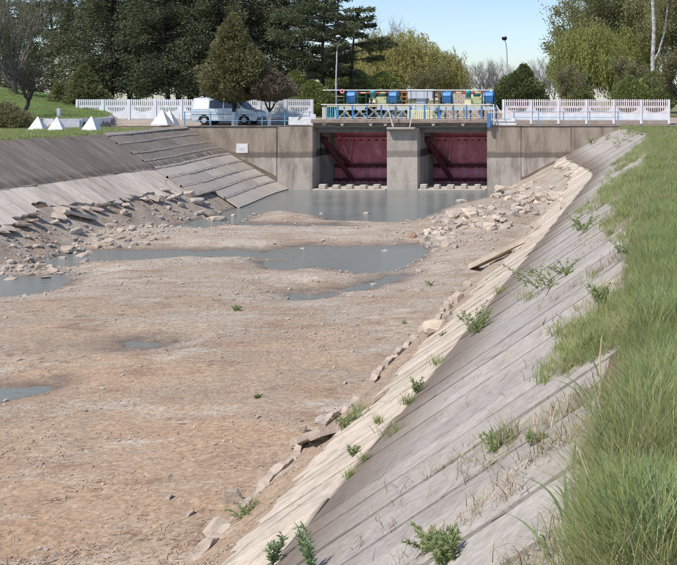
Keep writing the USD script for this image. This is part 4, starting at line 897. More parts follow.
def cloud(seed, n, shape, ln, wd, rough=0.28, cell=1.0, shell=0.55, hang=0.0):
    """Leaf sprays through a crown volume; shape(theta, u) gives radius for height fraction u; clumps and gaps from noise."""
    rng = np.random.default_rng(seed); P = []
    need = n
    while need > 0:
        u = rng.uniform(0, 1, need * 3); th = rng.uniform(0, 2 * math.pi, need * 3); rr = rng.uniform(shell ** 2, 1, need * 3) ** 0.5
        R, Z = shape(u)
        p = np.stack([np.cos(th) * R * rr, np.sin(th) * R * rr, Z], -1)
        nz = meshkit.fbm(p * cell + seed * 3.1, 3, seed)
        p[:, :2] *= (1 + rough * (nz - 0.5) * 2.2)[:, None]
        keep = (meshkit.fbm(p * cell * 1.7 + 40, 3, seed + 9) > 0.40) | (rng.random(len(p)) < 0.25)
        keep &= rng.random(len(p)) < (R / (R.max() + 1e-9)) ** 0.8
        p = p[keep][:need]; P.append(p); need -= len(p)
    P = np.vstack(P); D = P.copy(); D[:, 2] = 0; D /= np.linalg.norm(D, axis=1, keepdims=True) + 1e-6; D[:, 2] = 0.6 - hang
    return leaves(P, D, ln, wd, rng, 0.6)
def tree(name, label, cat, loc, wood_mesh, wood_mat, crown, crown_mat, rz=0.0, group=None, scale=None):
    t = thing(name, label, cat, loc, rz, group, None, scale)
    part(t, 'trunk', wood_mesh, wood_mat, 60)
    if crown is not None: part(t, 'crown', crown, crown_mat)
    return t
gz = 0.42
# dark conifers behind the left fence
def at(x, Y, z=gz): return (ax(x, Y), Y, z)
def mass(seed, H, R, z0, n):
    """A dense dark evergreen: leaning limbs in a ragged column of sprays, trunk bare at the foot."""
    r = np.random.default_rng(seed); z = np.linspace(-0.2, H, 10)
    tr = [tube(np.stack([0.15 * np.sin(z * .4 + seed), 0.12 * np.cos(z * .3), z], -1), np.linspace(0.24, 0.05, 10), 8)]
    P, D = [], []
    m = 150
    for k in range(m):
        f = r.random() ** 0.9; zc = z0 + (H - z0) * f; a = r.uniform(0, 6.28); rad = R * (1 - 0.75 * f ** 2.2) * (0.75 + 0.5 * r.random()) * (0.65 + 0.35 * min(1, f / 0.18))
        s_ = np.linspace(0, 1, 5); up = r.uniform(0.05, 0.5)
        path = np.stack([np.cos(a) * rad * s_, np.sin(a) * rad * s_, zc + rad * (up * s_ - 0.35 * s_ ** 2)], -1)
        tr.append(tube(path, np.linspace(0.05, 0.012, 5), 4, cap=False))
        q_ = n // m; t = r.uniform(0.35, 1.0, q_) ** 0.7 * 3.999; i = t.astype(int)
        c = path[i] + (path[i + 1] - path[i]) * (t - i)[:, None]
        c = c + r.normal(0, 1, (q_, 3)) * np.array([0.42, 0.42, 0.26]) * (0.6 + 0.25 * rad / 3)
        P.append(c); D.append(np.tile([np.cos(a), np.sin(a), -0.15], (q_, 1)))
    return cat_(tr), leaves(np.vstack(P), np.vstack(D), 0.30, 0.05, r, 0.7)
wA, cA = mass(3, 15.5, 3.9, 2.2, 21000)
sp = tree('spruce_tree', 'dark spruce behind the fence, leftmost of the dense row', 'spruce tree', at(112, 88), wA, M['bark_d'], cA, M['spruce'])
wB, cB = mass(8, 14.0, 4.3, 1.8, 21000)
sq = tree('spruce_tree', 'dark spruce behind the fence above the touching white pyramids', 'spruce tree', at(166, 86), wB, M['bark_d'], cB, M['pine'])
for i, (src, x, Y, s, lab) in enumerate([(sp, 139, 92, 1.05, 'dark spruce behind the fence, second of the dense row'), (sq, 192, 90, 1.1, 'dark spruce standing behind the rear of the van'), (sp, 219, 87, 0.98, 'dark spruce directly behind the egg shaped thuja'), (sq, 252, 92, 1.12, 'dark spruce behind the front of the van'), (sp, 281, 90, 1.0, 'dark spruce at the right end of the dense row, behind the browned thuja'),
                                       (sp, 88, 94, 1.0, 'dark spruce behind the young conifer by the lawn'), (sq, 52, 97, 0.92, 'dark spruce behind the bare tree on the far left'), (sq, 128, 102, 1.2, 'tall dark spruce deep in the wood behind the pyramids'), (sp, 180, 104, 1.25, 'tall dark spruce deep in the wood behind the van rear'), (sq, 236, 104, 1.2, 'tall dark spruce deep in the wood behind the thuja'), (sp, 10, 100, 0.95, 'dark spruce at the left edge of the picture')]):
    copy_of(src, lab, at(x, Y), rotz=1.7 * i + 0.6, scale=s)
wP, cP = conifer(21, 13.5, 3.6, 3.4, 110, 0.2, droop=0.02, flat=True, ln=0.36, wd=0.06, gap=0.12)
pn = tree('pine_tree', 'spreading pine with layered boughs behind the left end of the deck', 'pine tree', at(324, 82), wP, M['bark_d'], cP, M['pine'])
wP2, cP2 = conifer(29, 9.4, 3.5, 2.2, 120, 0.18, droop=0.0, flat=True, ln=0.34, wd=0.06, gap=0.05)
tree('pine_tree', 'low broad pine behind the lamp pole and left hoist', 'pine tree', at(352, 84), wP2, M['bark_d'], cP2, M['pine'])
copy_of(pn, 'tall thin pine with sky between its boughs, left of the lamp', at(301, 90), 2.2, scale=(0.85, 0.85, 1.15))
copy_of(pn, 'tall pine behind the spreading pine and the lamp pole', at(338, 96), 4.1, scale=(0.8, 0.8, 1.12))
# thujas on the road
def egg(R, z0, z1, k=0.62):
    def f(u): return R * np.sin(np.clip(u, 0.001, 1) ** k * math.pi) ** 0.75 * (1.02 - 0.12 * u), z0 + (z1 - z0) * u
    return f
def forked(seed, h0, spread, n, r, top):
    rng = np.random.default_rng(seed); L = [tube([(0, 0, -0.1), (0.02, 0, h0)], [r * 1.15, r], 9)]
    for k in range(n):
        a = k * 2 * math.pi / n + rng.uniform(-.3, .3); s = np.linspace(0, 1, 5)
        L.append(tube(np.stack([0.02 + np.cos(a) * spread * s ** 0.8, np.sin(a) * spread * s ** 0.8, h0 - 0.05 + (top - h0) * s], -1), np.linspace(r * 0.75, r * 0.2, 5), 6))
    return cat_(L)
def painted(x, Y, z, trunk, crown, cmat, h, r, label):
    t = tree('thuja_tree', label, 'thuja tree', at(x, Y, z), trunk, M['bark_d'], crown, cmat)
    part(t, 'whitewash', tube([(0, 0, -0.05), (0.018, 0, h)], [r * 1.2 + 0.012, r * 1.05 + 0.012], 12), M['whitewash'])
painted(233.6, 67.9, 0.05, forked(4, 1.25, 0.7, 4, 0.11, 5.5), cat_([cloud(5, 26000, egg(2.2, 1.75, 8.05, 0.5), 0.22, 0.055, 0.75, 0.6, 0.4), cloud(6, 3500, egg(0.9, 5.5, 8.15, 0.6), 0.2, 0.05, 0.3, 1.2, 0.2)]), M['thuja'], 1.0, 0.11, 'tall olive egg shaped thuja with whitewashed trunk before the van')
painted(269.3, 67.9, 0.05, forked(9, 1.05, 0.75, 3, 0.09, 2.6), cloud(7, 12000, egg(1.85, 1.75, 4.15, 0.75), 0.2, 0.045, 0.7, 0.9, 0.25), M['thuja_b'], 0.98, 0.09, 'low browned thuja with whitewashed forked trunk ahead of the van')
tree('young_conifer', 'bushy young conifer on the lawn near the white fence, left', 'conifer', at(84, 74.5, 0.5), forked(2, 0.4, 0.5, 5, 0.09, 2.6), M['bark_d'], cat_([cloud(31, 9000, egg(1.55, 0.1, 4.2, 0.62), 0.24, 0.055, 0.35, 1.0, 0.3), move(cloud(32, 3500, egg(0.8, 0.1, 3.1, 0.7), 0.22, 0.05, 0.35, 1.0, 0.3), (-1.7, -0.3, 0)), move(cloud(33, 3000, egg(1.0, 0.1, 2.2, 0.7), 0.22, 0.05, 0.35, 1.0, 0.3), (1.5, 0, 0))]), M['young'])
# bare tree on the lawn, and the many-stemmed tree behind it
cfg_b = dict(wig=0.16, up=[0.2, 0.25, 0.2, 0.1, 0.0], max=4, n=[6, 6, 6, 5], ang=[0.85, 0.75, 0.7, 0.7], ratio=[0.95, 0.62, 0.6, 0.6], rr=0.55, taper=0.45, steps=4)
cfg_b['from'] = [0.55, 0.3, 0.25, 0.2]
L1 = []; grow(np.random.default_rng(12), (0, 0, -0.1), (0.05, 0, 1), 1.9, 0.17, 0, cfg_b, L1)
tree('bare_tree', 'low bare dark tree with spreading limbs on the lawn, far left', 'tree', at(23.5, 65.2, 0.75), wood(L1), M['bark_d'], None, None)
cfg_u = dict(wig=0.07, up=[0.1, 0.9, 0.5, 0.3, 0.2], max=3, n=[9, 9, 7], ang=[0.5, 0.4, 0.45], ratio=[1.6, 0.5, 0.5], rr=0.6, taper=0.4, steps=5)
cfg_u['from'] = [0.3, 0.15, 0.2]
L2 = []; grow(np.random.default_rng(17), (0, 0, -0.1), (0, 0, 1), 3.6, 0.28, 0, cfg_u, L2)
_rg = np.random.default_rng(5)
p_, d_ = along(L2, 2, 9, _rg, 0.12)
up_t = tree('upright_tree', 'tall many stemmed tree with upright branches at the far left', 'tree', at(16, 76, 0.9), wood(L2), M['bark_g'], leaves(p_, d_, 0.14, 0.035, _rg, 0.6), M['bud'])
# willows
def willow(seed, H, R, n, ln=0.28, wd=0.042):
    rng = np.random.default_rng(seed)
    cfg = dict(wig=0.13, up=[0.2, 0.5, 0.1, -0.5], max=2, n=[9, 9], ang=[0.7, 0.8], ratio=[0.85, 0.5], rr=0.5, taper=0.35, steps=5); cfg['from'] = [0.35, 0.2]
    L = []; grow(rng, (0, 0, -0.2), (0, 0, 1), H * 0.50, 0.3, 0, cfg, L)
    P, D = [], []
    tips = []
    for l, p, r in L:
        if l >= 1:
            for f in rng.uniform(0.25, 1, 9 if l == 1 else 6):
                t = f * (len(p) - 1.001); i = int(t); tips.append(p[i] + (p[i + 1] - p[i]) * (t - i))
    tips = np.array(tips)
    # pull tips onto a rounded crown
    extra = rng.normal(0, 1, (n, 3)); extra /= np.linalg.norm(extra, axis=1, keepdims=True); extra[:, 2] = np.abs(extra[:, 2]) * 1.0
    rad = rng.uniform(0.55, 1.0, n)[:, None] * (0.82 + 0.38 * meshkit.fbm(extra * 1.6 + seed, 3, seed))[:, None]
    e = extra * rad * np.array([R, R, H * 0.55]) + np.array([0, 0, H * 0.45])
    tips = np.vstack([tips, e])
    st = []
    for q_ in tips:
        Ls = rng.uniform(0.8, 2.6); s = np.linspace(0, 1, 5)
        o = np.array([q_[0], q_[1], 0]); o /= np.linalg.norm(o) + 1e-6
        path = q_ + np.outer(s, o) * 0.35 * rng.uniform(0, 1.2) + np.stack([0.05 * rng.normal(0, 1, 5), 0.05 * rng.normal(0, 1, 5), -Ls * s ** 1.3 + 0.12 * s], -1)
        path[:, 2] = np.maximum(path[:, 2], 0.15)
        st.append(path)
        m = 16; t = rng.uniform(0, 3.999, m); i = t.astype(int)
        P.append(path[i] + (path[i + 1] - path[i]) * (t - i)[:, None] + rng.normal(0, 0.06, (m, 3))); D.append(path[i + 1] - path[i])
    D = np.vstack(D); D /= np.linalg.norm(D, axis=1, keepdims=True) + 1e-9
    strands = cat_([tube(p, 0.008, 3, cap=False) for p in st[::3]])
    return cat_([wood(L), strands]), leaves(np.vstack(P), D, ln, wd, rng, 0.35)
wW, cW = willow(41, 10.0, 5.0, 1700)
wl1 = tree('willow_tree', 'yellowish spring willow behind the middle of the hoist platform', 'willow tree', at(405, 108), wW, M['bark'], cW, M['willow'])
copy_of(wl1, 'lower yellowish willow right of the larger one, before the grey wood', at(440, 112), 2.4, scale=(0.72, 0.72, 0.80))
copy_of(wl1, 'pale willow tucked behind the dark low pine', at(374, 116), 4.0, scale=(0.9, 0.9, 1.0))
wW2, cW2 = willow(52, 9.4, 4.4, 1700)
wl2 = tree('willow_tree', 'green yellow weeping willow right of the juniper behind the right fence', 'willow tree', at(590, 92), wW2, M['bark'], cW2, M['willow_g'])
copy_of(wl2, 'green yellow willow behind the birch and the weeping willow', at(622, 98), 1.2, scale=(0.85, 0.85, 1.0))
# bare and budding trees, right and far away
cfg_f = dict(wig=0.10, up=[0.1, 0.45, 0.35, 0.25, 0.2], max=4, n=[9, 7, 5, 4], ang=[0.6, 0.55, 0.55, 0.6], ratio=[0.6, 0.55, 0.55, 0.55], rr=0.55, taper=0.4, steps=4); cfg_f['from'] = [0.35, 0.25, 0.2, 0.2]
L3 = []; grow(np.random.default_rng(23), (0, 0, -0.2), (0, 0, 1), 5.6, 0.2, 0, cfg_f, L3)
_rg = np.random.default_rng(6); p_, d_ = along(L3, 3, 8, _rg, 0.25)
bud = tree('budding_tree', 'tall budding bare tree above the weeping willow, right', 'tree', at(588, 108), wood(L3), M['bark_g'], leaves(p_, d_, 0.2, 0.055, _rg, 0.7), M['bud'], scale=1.35)
for i, (x, Y, s, lab) in enumerate([(612, 104, 1.5, 'tall budding tree between the willow and the birch'), (636, 108, 1.55, 'tall budding tree just left of the birch trunk'), (668, 100, 1.5, 'tall budding tree right of the birch at the picture edge'), (690, 96, 1.4, 'budding tree beyond the right end of the fence'), (655, 112, 1.6, 'tall budding tree directly behind the birch')]):
    copy_of(bud, lab, at(x, Y), 1.9 * i + 0.4, scale=s)
L4 = []; grow(np.random.default_rng(33), (0, 0, -0.2), (0, 0, 1), 4.6, 0.17, 0, cfg_f, L4)
far = tree('leafless_tree', 'grey leafless tree in the far wood, first beyond the willow', 'tree', at(452, 168), wood(L4), M['bark_f'], None, None, scale=1.0)
_rg = np.random.default_rng(71)
far.SetCustomDataByKey('label', 'grey leafless tree of the far wood, beside the yellowish willow'); far.SetCustomDataByKey('group', 'leafless trees of the far wood')
for i in range(26):
    copy_of(far, 'grey leafless tree of the far wood, ' + ('beside the yellowish willow' if i < 5 else 'above the right hoist' if i < 11 else 'behind the slim lamp pole' if i < 16 else 'behind the juniper' if i < 21 else 'between juniper and weeping willow'), at(446 + i * 4.9 + _rg.uniform(-2, 2), 160 + _rg.uniform(0, 40)), _rg.uniform(0, 6.2), 'leafless trees of the far wood', scale=_rg.uniform(0.85, 1.2))
copy_of(far, 'bare topped tree rising over the yellowish willow', at(384, 114), 0.7, 'bare trees near the deck', scale=1.42)
# brownish tree and shrubs behind the right fence
L5 = []; grow(np.random.default_rng(44), (0, 0, -0.2), (0, 0, 1), 2.6, 0.13, 0, dict(cfg_f, n=[9, 7, 6, 4], up=[0.1, 0.2, 0.2, 0.1, 0.1]), L5)
_rg = np.random.default_rng(7); p_, d_ = along(L5, 3, 5, _rg, 0.1)
br = tree('brown_tree', 'small brownish twiggy tree behind the second bay of the right fence', 'tree', at(568, 80), wood(L5), M['bark'], leaves(p_, d_, 0.13, 0.035, _rg, 0.7), M['brownbush'])
for i, (x, Y, s, lab) in enumerate([(634, 86, 1.2, 'small brownish twiggy tree left of the birch foot'), (684, 78, 1.3, 'small brownish twiggy tree past the fence end'), (425, 100, 1.1, 'small reddish brown tree behind the grey cabinet')]):
    copy_of(br, lab, at(x, Y), 2.1 * i + 0.9, scale=s)
tree('juniper', 'rounded dark green juniper behind the left end of the right fence', 'juniper', at(518.5, 77), forked(3, 0.3, 1.0, 6, 0.1, 2.4), M['bark_d'], cat_([cloud(61, 11000, egg(1.7, 0.1, 3.9, 1.15), 0.22, 0.05, 0.75, 0.7, 0.3), move(cloud(62, 4000, egg(0.8, 2.0, 4.5, 1.0), 0.22, 0.05, 0.7, 0.9, 0.2), (0.45, 0, 0)), move(cloud(63, 4500, egg(1.1, 0.2, 2.9, 0.8), 0.22, 0.05, 0.4, 0.9, 0.2), (-1.2, -0.3, 0)), move(cloud(64, 4500, egg(1.1, 0.2, 3.0, 0.8), 0.22, 0.05, 0.4, 0.9, 0.2), (1.3, 0.2, 0))]), M['juniper'])
sh0 = tree('shrub', 'light green shrub behind the left end of the deck', 'shrub', at(312, 80), forked(6, 0.2, 0.9, 6, 0.05, 1.8), M['bark'], cloud(71, 7000, egg(1.7, 0.1, 3.2, 0.8), 0.18, 0.05, 0.45, 0.9, 0.25), M['shrub'])
for i, (x, Y, s, lab) in enumerate([(296, 86, 1.3, 'light green shrub behind the white board'), (336, 88, 1.3, 'light green shrub behind the lamp pole'), (358, 94, 1.4, 'light green shrub behind the left hoist'), (384, 98, 1.4, 'light green shrub below the yellowish willow'), (630, 79, 1.1, 'light green shrub behind the fifth bay of the right fence'), (580, 79, 0.8, 'light green shrub under the weeping willow'), (655, 84, 1.3, 'light green shrub at the birch foot')]):
    copy_of(sh0, lab, at(x, Y), 1.3 * i + 0.5, scale=s)
bsh = tree('hedge_bush', 'dark dense bush on the grass at the left picture edge', 'bush', (ax(6, 61), 61, 0.0), forked(7, 0.15, 0.8, 6, 0.05, 1.2), M['bark_d'], cat_([cloud(81, 8000, egg(1.5, 0.0, 1.75, 0.8), 0.12, 0.035, 0.4, 1.2, 0.25), move(cloud(82, 4000, egg(1.2, 0.0, 1.2, 0.8), 0.12, 0.035, 0.4, 1.2, 0.25), (1.1, -.3, 0))]), M['brownbush'])
fl = leafmat('blossom_leaves', (0.06, 0.05, 0.035), (0.16, 0.12, 0.10), (0.55, 0.46, 0.44), 1.5, 14, 0.3)
tree('blossom_bush', 'low bush with pale blossom in front of the fence on the lawn', 'bush', (ax(96, 73.2), 73.2, 0.45), forked(8, 0.15, 0.6, 6, 0.04, 0.8), M['bark_d'], cloud(91, 4500, egg(1.3, 0.0, 1.25, 0.8), 0.13, 0.035, 0.4, 1.2, 0.25), fl)
# birch
bt = thing('birch_tree', 'birch with pale straight trunk behind the right end of the fence', 'birch tree', at(653.3, 84))
zz = np.linspace(0, 14, 12)
part(bt, 'trunk', cat_([tube(np.stack([0.06 * np.sin(zz), 0.05 * np.cos(zz), zz], -1), np.linspace(0.23, 0.14, 12), 10), tube([(0, 0, 4.9), (0.5, 0, 5.8), (1.0, 0.1, 7.6), (1.3, 0.1, 10)], [0.11, 0.09, 0.08, 0.05], 8)]), M['birch'], 60)
_rg = np.random.default_rng(9); LB = []
for k in range(16):
    z0 = _rg.uniform(6, 13.5); a = _rg.uniform(0, 6.28)
    grow(_rg, (0, 0, z0), (math.cos(a) * .7, math.sin(a) * .7, .7), 2.2, 0.04, 2, dict(cfg_f, max=4), LB)
p_, d_ = along(LB, 3, 4, _rg, 0.1)
part(bt, 'crown', cat_([wood(LB), leaves(p_, d_, 0.13, 0.035, _rg, 0.7)]), M['bud'])

# ------------------------------------------------------------------ rubble
rng = np.random.default_rng(77)
def rock_mesh(sx, sy, sz, seed, blocky=0.5, fine=True):
    r = np.random.default_rng(seed); n = 18
    p = r.normal(0, 1, (n, 3)); p /= np.linalg.norm(p, axis=1, keepdims=True)
    p = np.sign(p) * np.abs(p) ** (1 - blocky * 0.55); p /= np.abs(p).max(axis=1, keepdims=True) ** (blocky * 0.7)
    p *= r.uniform(0.72, 1.0, (n, 1))
    m = trimesh.convex.convex_hull(p)
    if fine:
        m = m.subdivide(); v = np.array(m.vertices)
        v *= 1 + 0.34 * (meshkit.fbm(v * 1.7 + seed * 1.37, 3, 3) - 0.5)[:, None]
        m = T(v, m.faces)
    m = T(np.array(m.vertices) * np.array([sx, sy, sz]) / 2, m.faces)
    return rot(rot(m, r.uniform(0, 6.28), (0, 0, 1)), r.uniform(-0.3, 0.3), (1, 0.3, 0))
def ground_at(x, y, z_guess=-4.3):
    """Where the sight line through a photo pixel meets the land."""
    t = np.linspace(7, 66.6, 2400); P = np.stack([(x - PX) / F * t, t, EYE - (y - PY) / F * t], -1)
    h = height(P[:, 0], P[:, 1]); i = np.argmax(P[:, 2] < h)
    p = P[i]; return np.array([p[0], p[1], max(h[i], -4.52)]), F / p[1]
cnt = [0]
def rock_px(x, y, w, h, label, group, mat_='rock', sink=0.38, blocky=0.5, name='rubble_stone', elong=0.9):
    p, s = ground_at(x, y); cnt[0] += 1
    W_, H_ = w / s, h / s
    m = rock_mesh(W_, W_ * elong, H_ * 1.15, 1000 + cnt[0], blocky)
    solo(name, m, M[mat_], label, 'stone', loc=(p[0], p[1] + W_ * 0.2, p[2] + H_ * (0.5 - sink)), group=group)
GLB = 'pale rubble stones along the water under the left bank'
LLB = 'pale rubble stone in the stony margin between left bank and water'
for x, y, w, h in [(3, 270, 8, 6), (10, 262, 7, 5), (20, 268, 8, 5), (29, 262, 9, 7), (38, 266, 10, 8), (24, 273, 9, 5), (50, 268, 9, 6), (17, 256, 6, 4), (45, 258, 8, 5), (62, 262, 8, 5), (66, 250, 14, 7), (79, 248, 9, 6), (88, 257, 8, 6), (97, 248, 8, 6), (108, 245, 14, 8), (118, 248, 8, 5), (126, 242, 9, 6), (134, 246, 8, 6), (146, 245, 8, 7), (140, 236, 8, 5), (152, 240, 7, 5), (93, 236, 10, 5), (106, 228, 16, 7), (120, 232, 9, 5), (131, 228, 8, 5), (147, 226, 10, 6), (70, 240, 7, 4), (55, 243, 6, 4), (34, 247, 6, 4), (12, 247, 6, 4), (5, 240, 6, 4), (25, 238, 5, 4), (48, 233, 6, 4), (66, 229, 5, 3), (83, 226, 7, 4),
                   (160, 232, 6, 4), (166, 238, 7, 4), (84, 263, 10, 6), (60, 274, 9, 5), (74, 256, 6, 4)]:
    mm = 'rock' if rng.random() < 0.7 else 'rock_d'
    lab = f"{'large' if w > 11 else 'middling' if w > 8 else 'small'} {'pale' if mm == 'rock' else 'grey'} stone {'beside the left puddle' if y > 255 else 'at the stream edge' if y > 241 else 'on the left stony margin'}, {'at the picture edge' if x < 40 else 'by the puddle end' if x < 85 else 'toward the apron'}"
    rock_px(x + rng.uniform(-1, 1), y, w, h, lab, GLB, mm)
for x, y, w, h, l in [(66, 252, 17, 8, 'largest pale stone at the upper edge of the left stream'), (8, 283.5, 14, 3.5, 'flat pale stone lying in the left puddle, left one'), (44, 281.5, 14, 3.5, 'flat pale stone lying in the left puddle, right one'), (80, 261.5, 13, 5, 'pale stone on the near shore of the left stream'), (39, 268, 12, 8, 'grey pale block standing at the right end of the left puddle'), (52, 272, 12, 8, 'pale block leaning at the right end of the left puddle')]:
    rock_px(x, y, w, h, l, None, 'rock')
for x, y, w, h, l in [(214, 225.5, 26, 7, 'long flat pale slab lying in the channel near the apron'), (216, 213, 10, 3, 'flat dark stone in the pool near the apron'), (195, 203, 16, 9, 'dark grey boulder at the broken foot of the apron'), (180, 206, 10, 8, 'pale block left of the dark boulder below the apron'), (188, 196, 12, 8, 'pale upright block on the broken apron edge'), (205, 206, 9, 6, 'small pale block right of the dark boulder'), (173, 197, 14, 7, 'pale slab fragment hanging at the left bank foot'), (168, 209, 9, 5, 'flat stone below the hanging slab fragment'), (199, 213, 11, 4, 'flat pale stone at the channel edge below the apron'), (233, 219, 6, 4, 'small stone in the channel between apron and gravel island'), (240, 195, 6, 3, 'small stone on the apron foot at the pool')]:
    rock_px(x, y, w, h, l, None, 'rock_d' if 'dark' in l else 'rock')
GRB = 'pale rubble blocks heaped beside the right bank'
LRB = 'pale rubble block in the heap beside the right bank foot'
for k in range(120):
    u = rng.random(); du, dv = rng.uniform(-14, 12), rng.uniform(-13, 13); x = 425 + 118 * u + du; y = 240 - 42 * u + dv
    s = rng.uniform(6, 11) if rng.random() < 0.72 else rng.uniform(11, 20)
    mm = ('rock', 'rock', 'cream', 'rock_d')[rng.integers(0, 4)]
    lab = f"{'large' if s > 10 else 'middling' if s > 7.5 else 'small'} {dict(rock='pale', cream='cream', rock_d='grey')[mm]} block of the right rubble heap, {'near its reddish tip' if u < .3 else 'about its middle' if u < .68 else 'near the dam wall'}, {'pool side' if du + dv < 0 else 'bank side'}"
    rock_px(x, y, s, s * rng.uniform(0.4, 0.7), lab, GRB, mm, sink=0.45, blocky=0.45)
for k in range(60):
    u = rng.random(); du = rng.uniform(-1, 1); x = 492 + 74 * u; y = 191 + 9 * u + du * (7 + 6 * u)
    s = rng.uniform(5, 9) if rng.random() < 0.75 else rng.uniform(9, 15); mm = ('rock', 'cream', 'rock_d', 'rock')[rng.integers(0, 4)]
    lab = f"{'large' if s > 9 else 'middling' if s > 7 else 'small'} {dict(rock='pale', cream='cream', rock_d='grey')[mm]} block under the narrow bank foot, {'right below the dam wall' if u < .35 else 'by the bank bend' if u > .7 else 'between wall and bend'}, {'upper' if du < 0 else 'lower'} edge"
    rock_px(x, y, s, s * rng.uniform(0.4, 0.7), lab, 'blocks under the bank foot by the dam', mm, sink=0.4, blocky=0.45)
for x, y, w, h, m, l in [(411, 238, 15, 9, 'rock_r', 'rounded reddish stone at the left tip of the right rubble'), (426, 241, 11, 8, 'rock', 'pale stone beside the reddish one at the right rubble tip'), (457, 243, 10, 7, 'rock_d', 'greenish grey stone in front of the right rubble heap'), (505, 192, 34, 11, 'rock', 'long pale lump at the foot of the right dam wall'), (489, 193, 18, 11, 'rock', 'pale lump left of the long one by the right dam wall'), (541, 200, 16, 12, 'rock', 'pale block at the top of the right rubble, left of the roll'), (556, 199, 22, 13, 'rock', 'pale ribbed lump by the bend of the right bank'), (505, 229, 14, 9, 'rock', 'pale slanted block in the middle of the right rubble'), (453, 214, 24, 6, 'rock', 'long pale slab at the pool edge of the right rubble'), (461, 203, 16, 4, 'rock', 'flat pale stones at the right pool shore'), (518, 208, 14, 8, 'rock_d', 'grey shaded block under the pale lumps of the rubble'),
                         (418, 272, 9, 3, 'rock_d', 'flat dark stone at the end of the middle puddle'), (417, 291, 10, 3, 'rock_d', 'dark flat stone below the middle puddle'), (302, 254, 5, 4, 'rock', 'small pale stone standing in the middle stream'), (366, 220, 9, 3, 'rock', 'pale flat stone at the gravel island right end'), (322, 216, 7, 3, 'rock', 'small flat stone on the gravel island'), (373, 287, 11, 3, 'rock_d', 'flat wet stone near the dark tail puddle'), (384, 257, 9, 3, 'rock_d', 'flat stone in the middle of the wide puddle')]:
    rock_px(x, y, w, h, l, None, m)
for x, y, w, h, m, l in [(432, 334, 30, 16, 'cream', 'big smooth cream lump lying beside the right bank foot'), (448, 318, 12, 9, 'rock_d', 'small grey block behind the cream lump'), (457, 303, 14, 14, 'rock', 'tall pale broken stone at the bank foot behind the cream lump'), (449, 310, 10, 10, 'rock', 'pale stone touching the grey block by the cream lump'), (466, 290, 14, 10, 'rock', 'pale stone at the lower end of the fallen beam'), (230, 506, 24, 18, 'rock', 'round grey pale boulder on the sand, lower left of the bank'), (213, 536, 34, 13, 'rock', 'flat broken pale slab near the bottom of the picture'), (302, 433, 9, 12, 'rock', 'small upright pale stone behind the fallen slab'), (322, 424, 20, 10, 'rock_d', 'grey stone beyond the fallen slab by the bank')]:
    rock_px(x, y, w, h, l, None, m, sink=0.2, blocky=0.45)
def plank(xa, ya, xb, yb, w, th, mat_, name, label, zlift=0.08, cat='concrete beam'):
    a, _ = ground_at(xa, ya); b, _ = ground_at(xb, yb); a[2] += zlift; b[2] += zlift * 1.3
    m = bar(a, b, w, th); m = m.subdivide().subdivide()
    n_ = meshkit.fbm(m.vertices * 4, 3, 3); m.vertices = m.vertices + (n_ - 0.5)[:, None] * 0.10
    solo(name, m, M[mat_], label, cat, 40)
plank(473, 268, 529, 242, 0.34, 0.16, 'cream', 'fallen_beam', 'long cream concrete beam fallen at the foot of the right bank', 0.06)
plank(300, 446, 330, 439, 0.28, 0.12, 'rock', 'fallen_slab', 'small pale concrete slab fallen across the soil by the bank foot', 0.10, 'concrete slab')
plank(62, 214, 95, 222, 0.5, 0.14, 'rock', 'fallen_slab', 'narrow slab piece lying on the gravel below the left bank', 0.12, 'concrete slab')
# broken kerb line along the right bank foot
bk = thing('broken_kerb', 'line of broken pale kerb stones parallel to the right bank foot', 'kerb')
yk = 9.0
while yk < 27:
    L_ = rng.uniform(0.35, 1.0)
    if rng.random() < 0.88:
        xk = -6.02 + 0.10 * math.sin(yk * 1.1) + rng.uniform(-.05, .05) + 0.012 * (yk - 9)
        z = float(height(np.array([xk]), np.array([yk]))[0])
        m = box(-0.07, 0.07, -L_ / 2, L_ / 2, -0.12, rng.uniform(0.04, 0.11)).subdivide_to_size(0.09)
        v = np.array(m.vertices); nz = meshkit.fbm(v * 5 + yk, 3, 2) - 0.5
        v[:, 0] *= 1 + 1.9 * nz; v[:, 2] += 0.22 * (meshkit.fbm(np.stack([v[:, 1] * 4 + yk, v[:, 0] * 3, v[:, 0] * 0], -1), 3, 4) - 0.5); v[:, 0] += 0.10 * (meshkit.fbm(np.stack([v[:, 1] * 2 + yk, v[:, 0] * 0, v[:, 0] * 0], -1), 2, 6) - 0.5)
        part(bk, 'kerb_piece', move(rot(rot(T(v, m.faces), rng.uniform(-.08, .08), (0, 0, 1)), rng.uniform(-.12, .12), (0, 1, 0)), (xk, yk + L_ / 2, z)), M['rock'])
    yk += L_ + rng.uniform(0, 0.05)
# broken concrete edge chunks under the left lining
for k in range(26):
    Y = 34 + k * 0.68 + rng.uniform(-.2, .2); dd = 3.0 + rng.uniform(-0.1, 0.35)
    p = bank_l(Y, dd)
    m = rock_mesh(rng.uniform(.35, .8), rng.uniform(.4, .9), rng.uniform(.12, .22), 7000 + k, 0.8)
    solo('lining_fragment', rot(m, rng.uniform(-.4, .5), (0, 1, 0)), M['rock'], ('broken concrete fragment under the left lining foot, ' + ('near the left picture edge' if k < 9 else 'below the middle slabs' if k < 18 else 'toward the apron')), 'concrete fragment', loc=(p[0], p[1], p[2] - 0.02), group='fragments at the foot of the left lining')

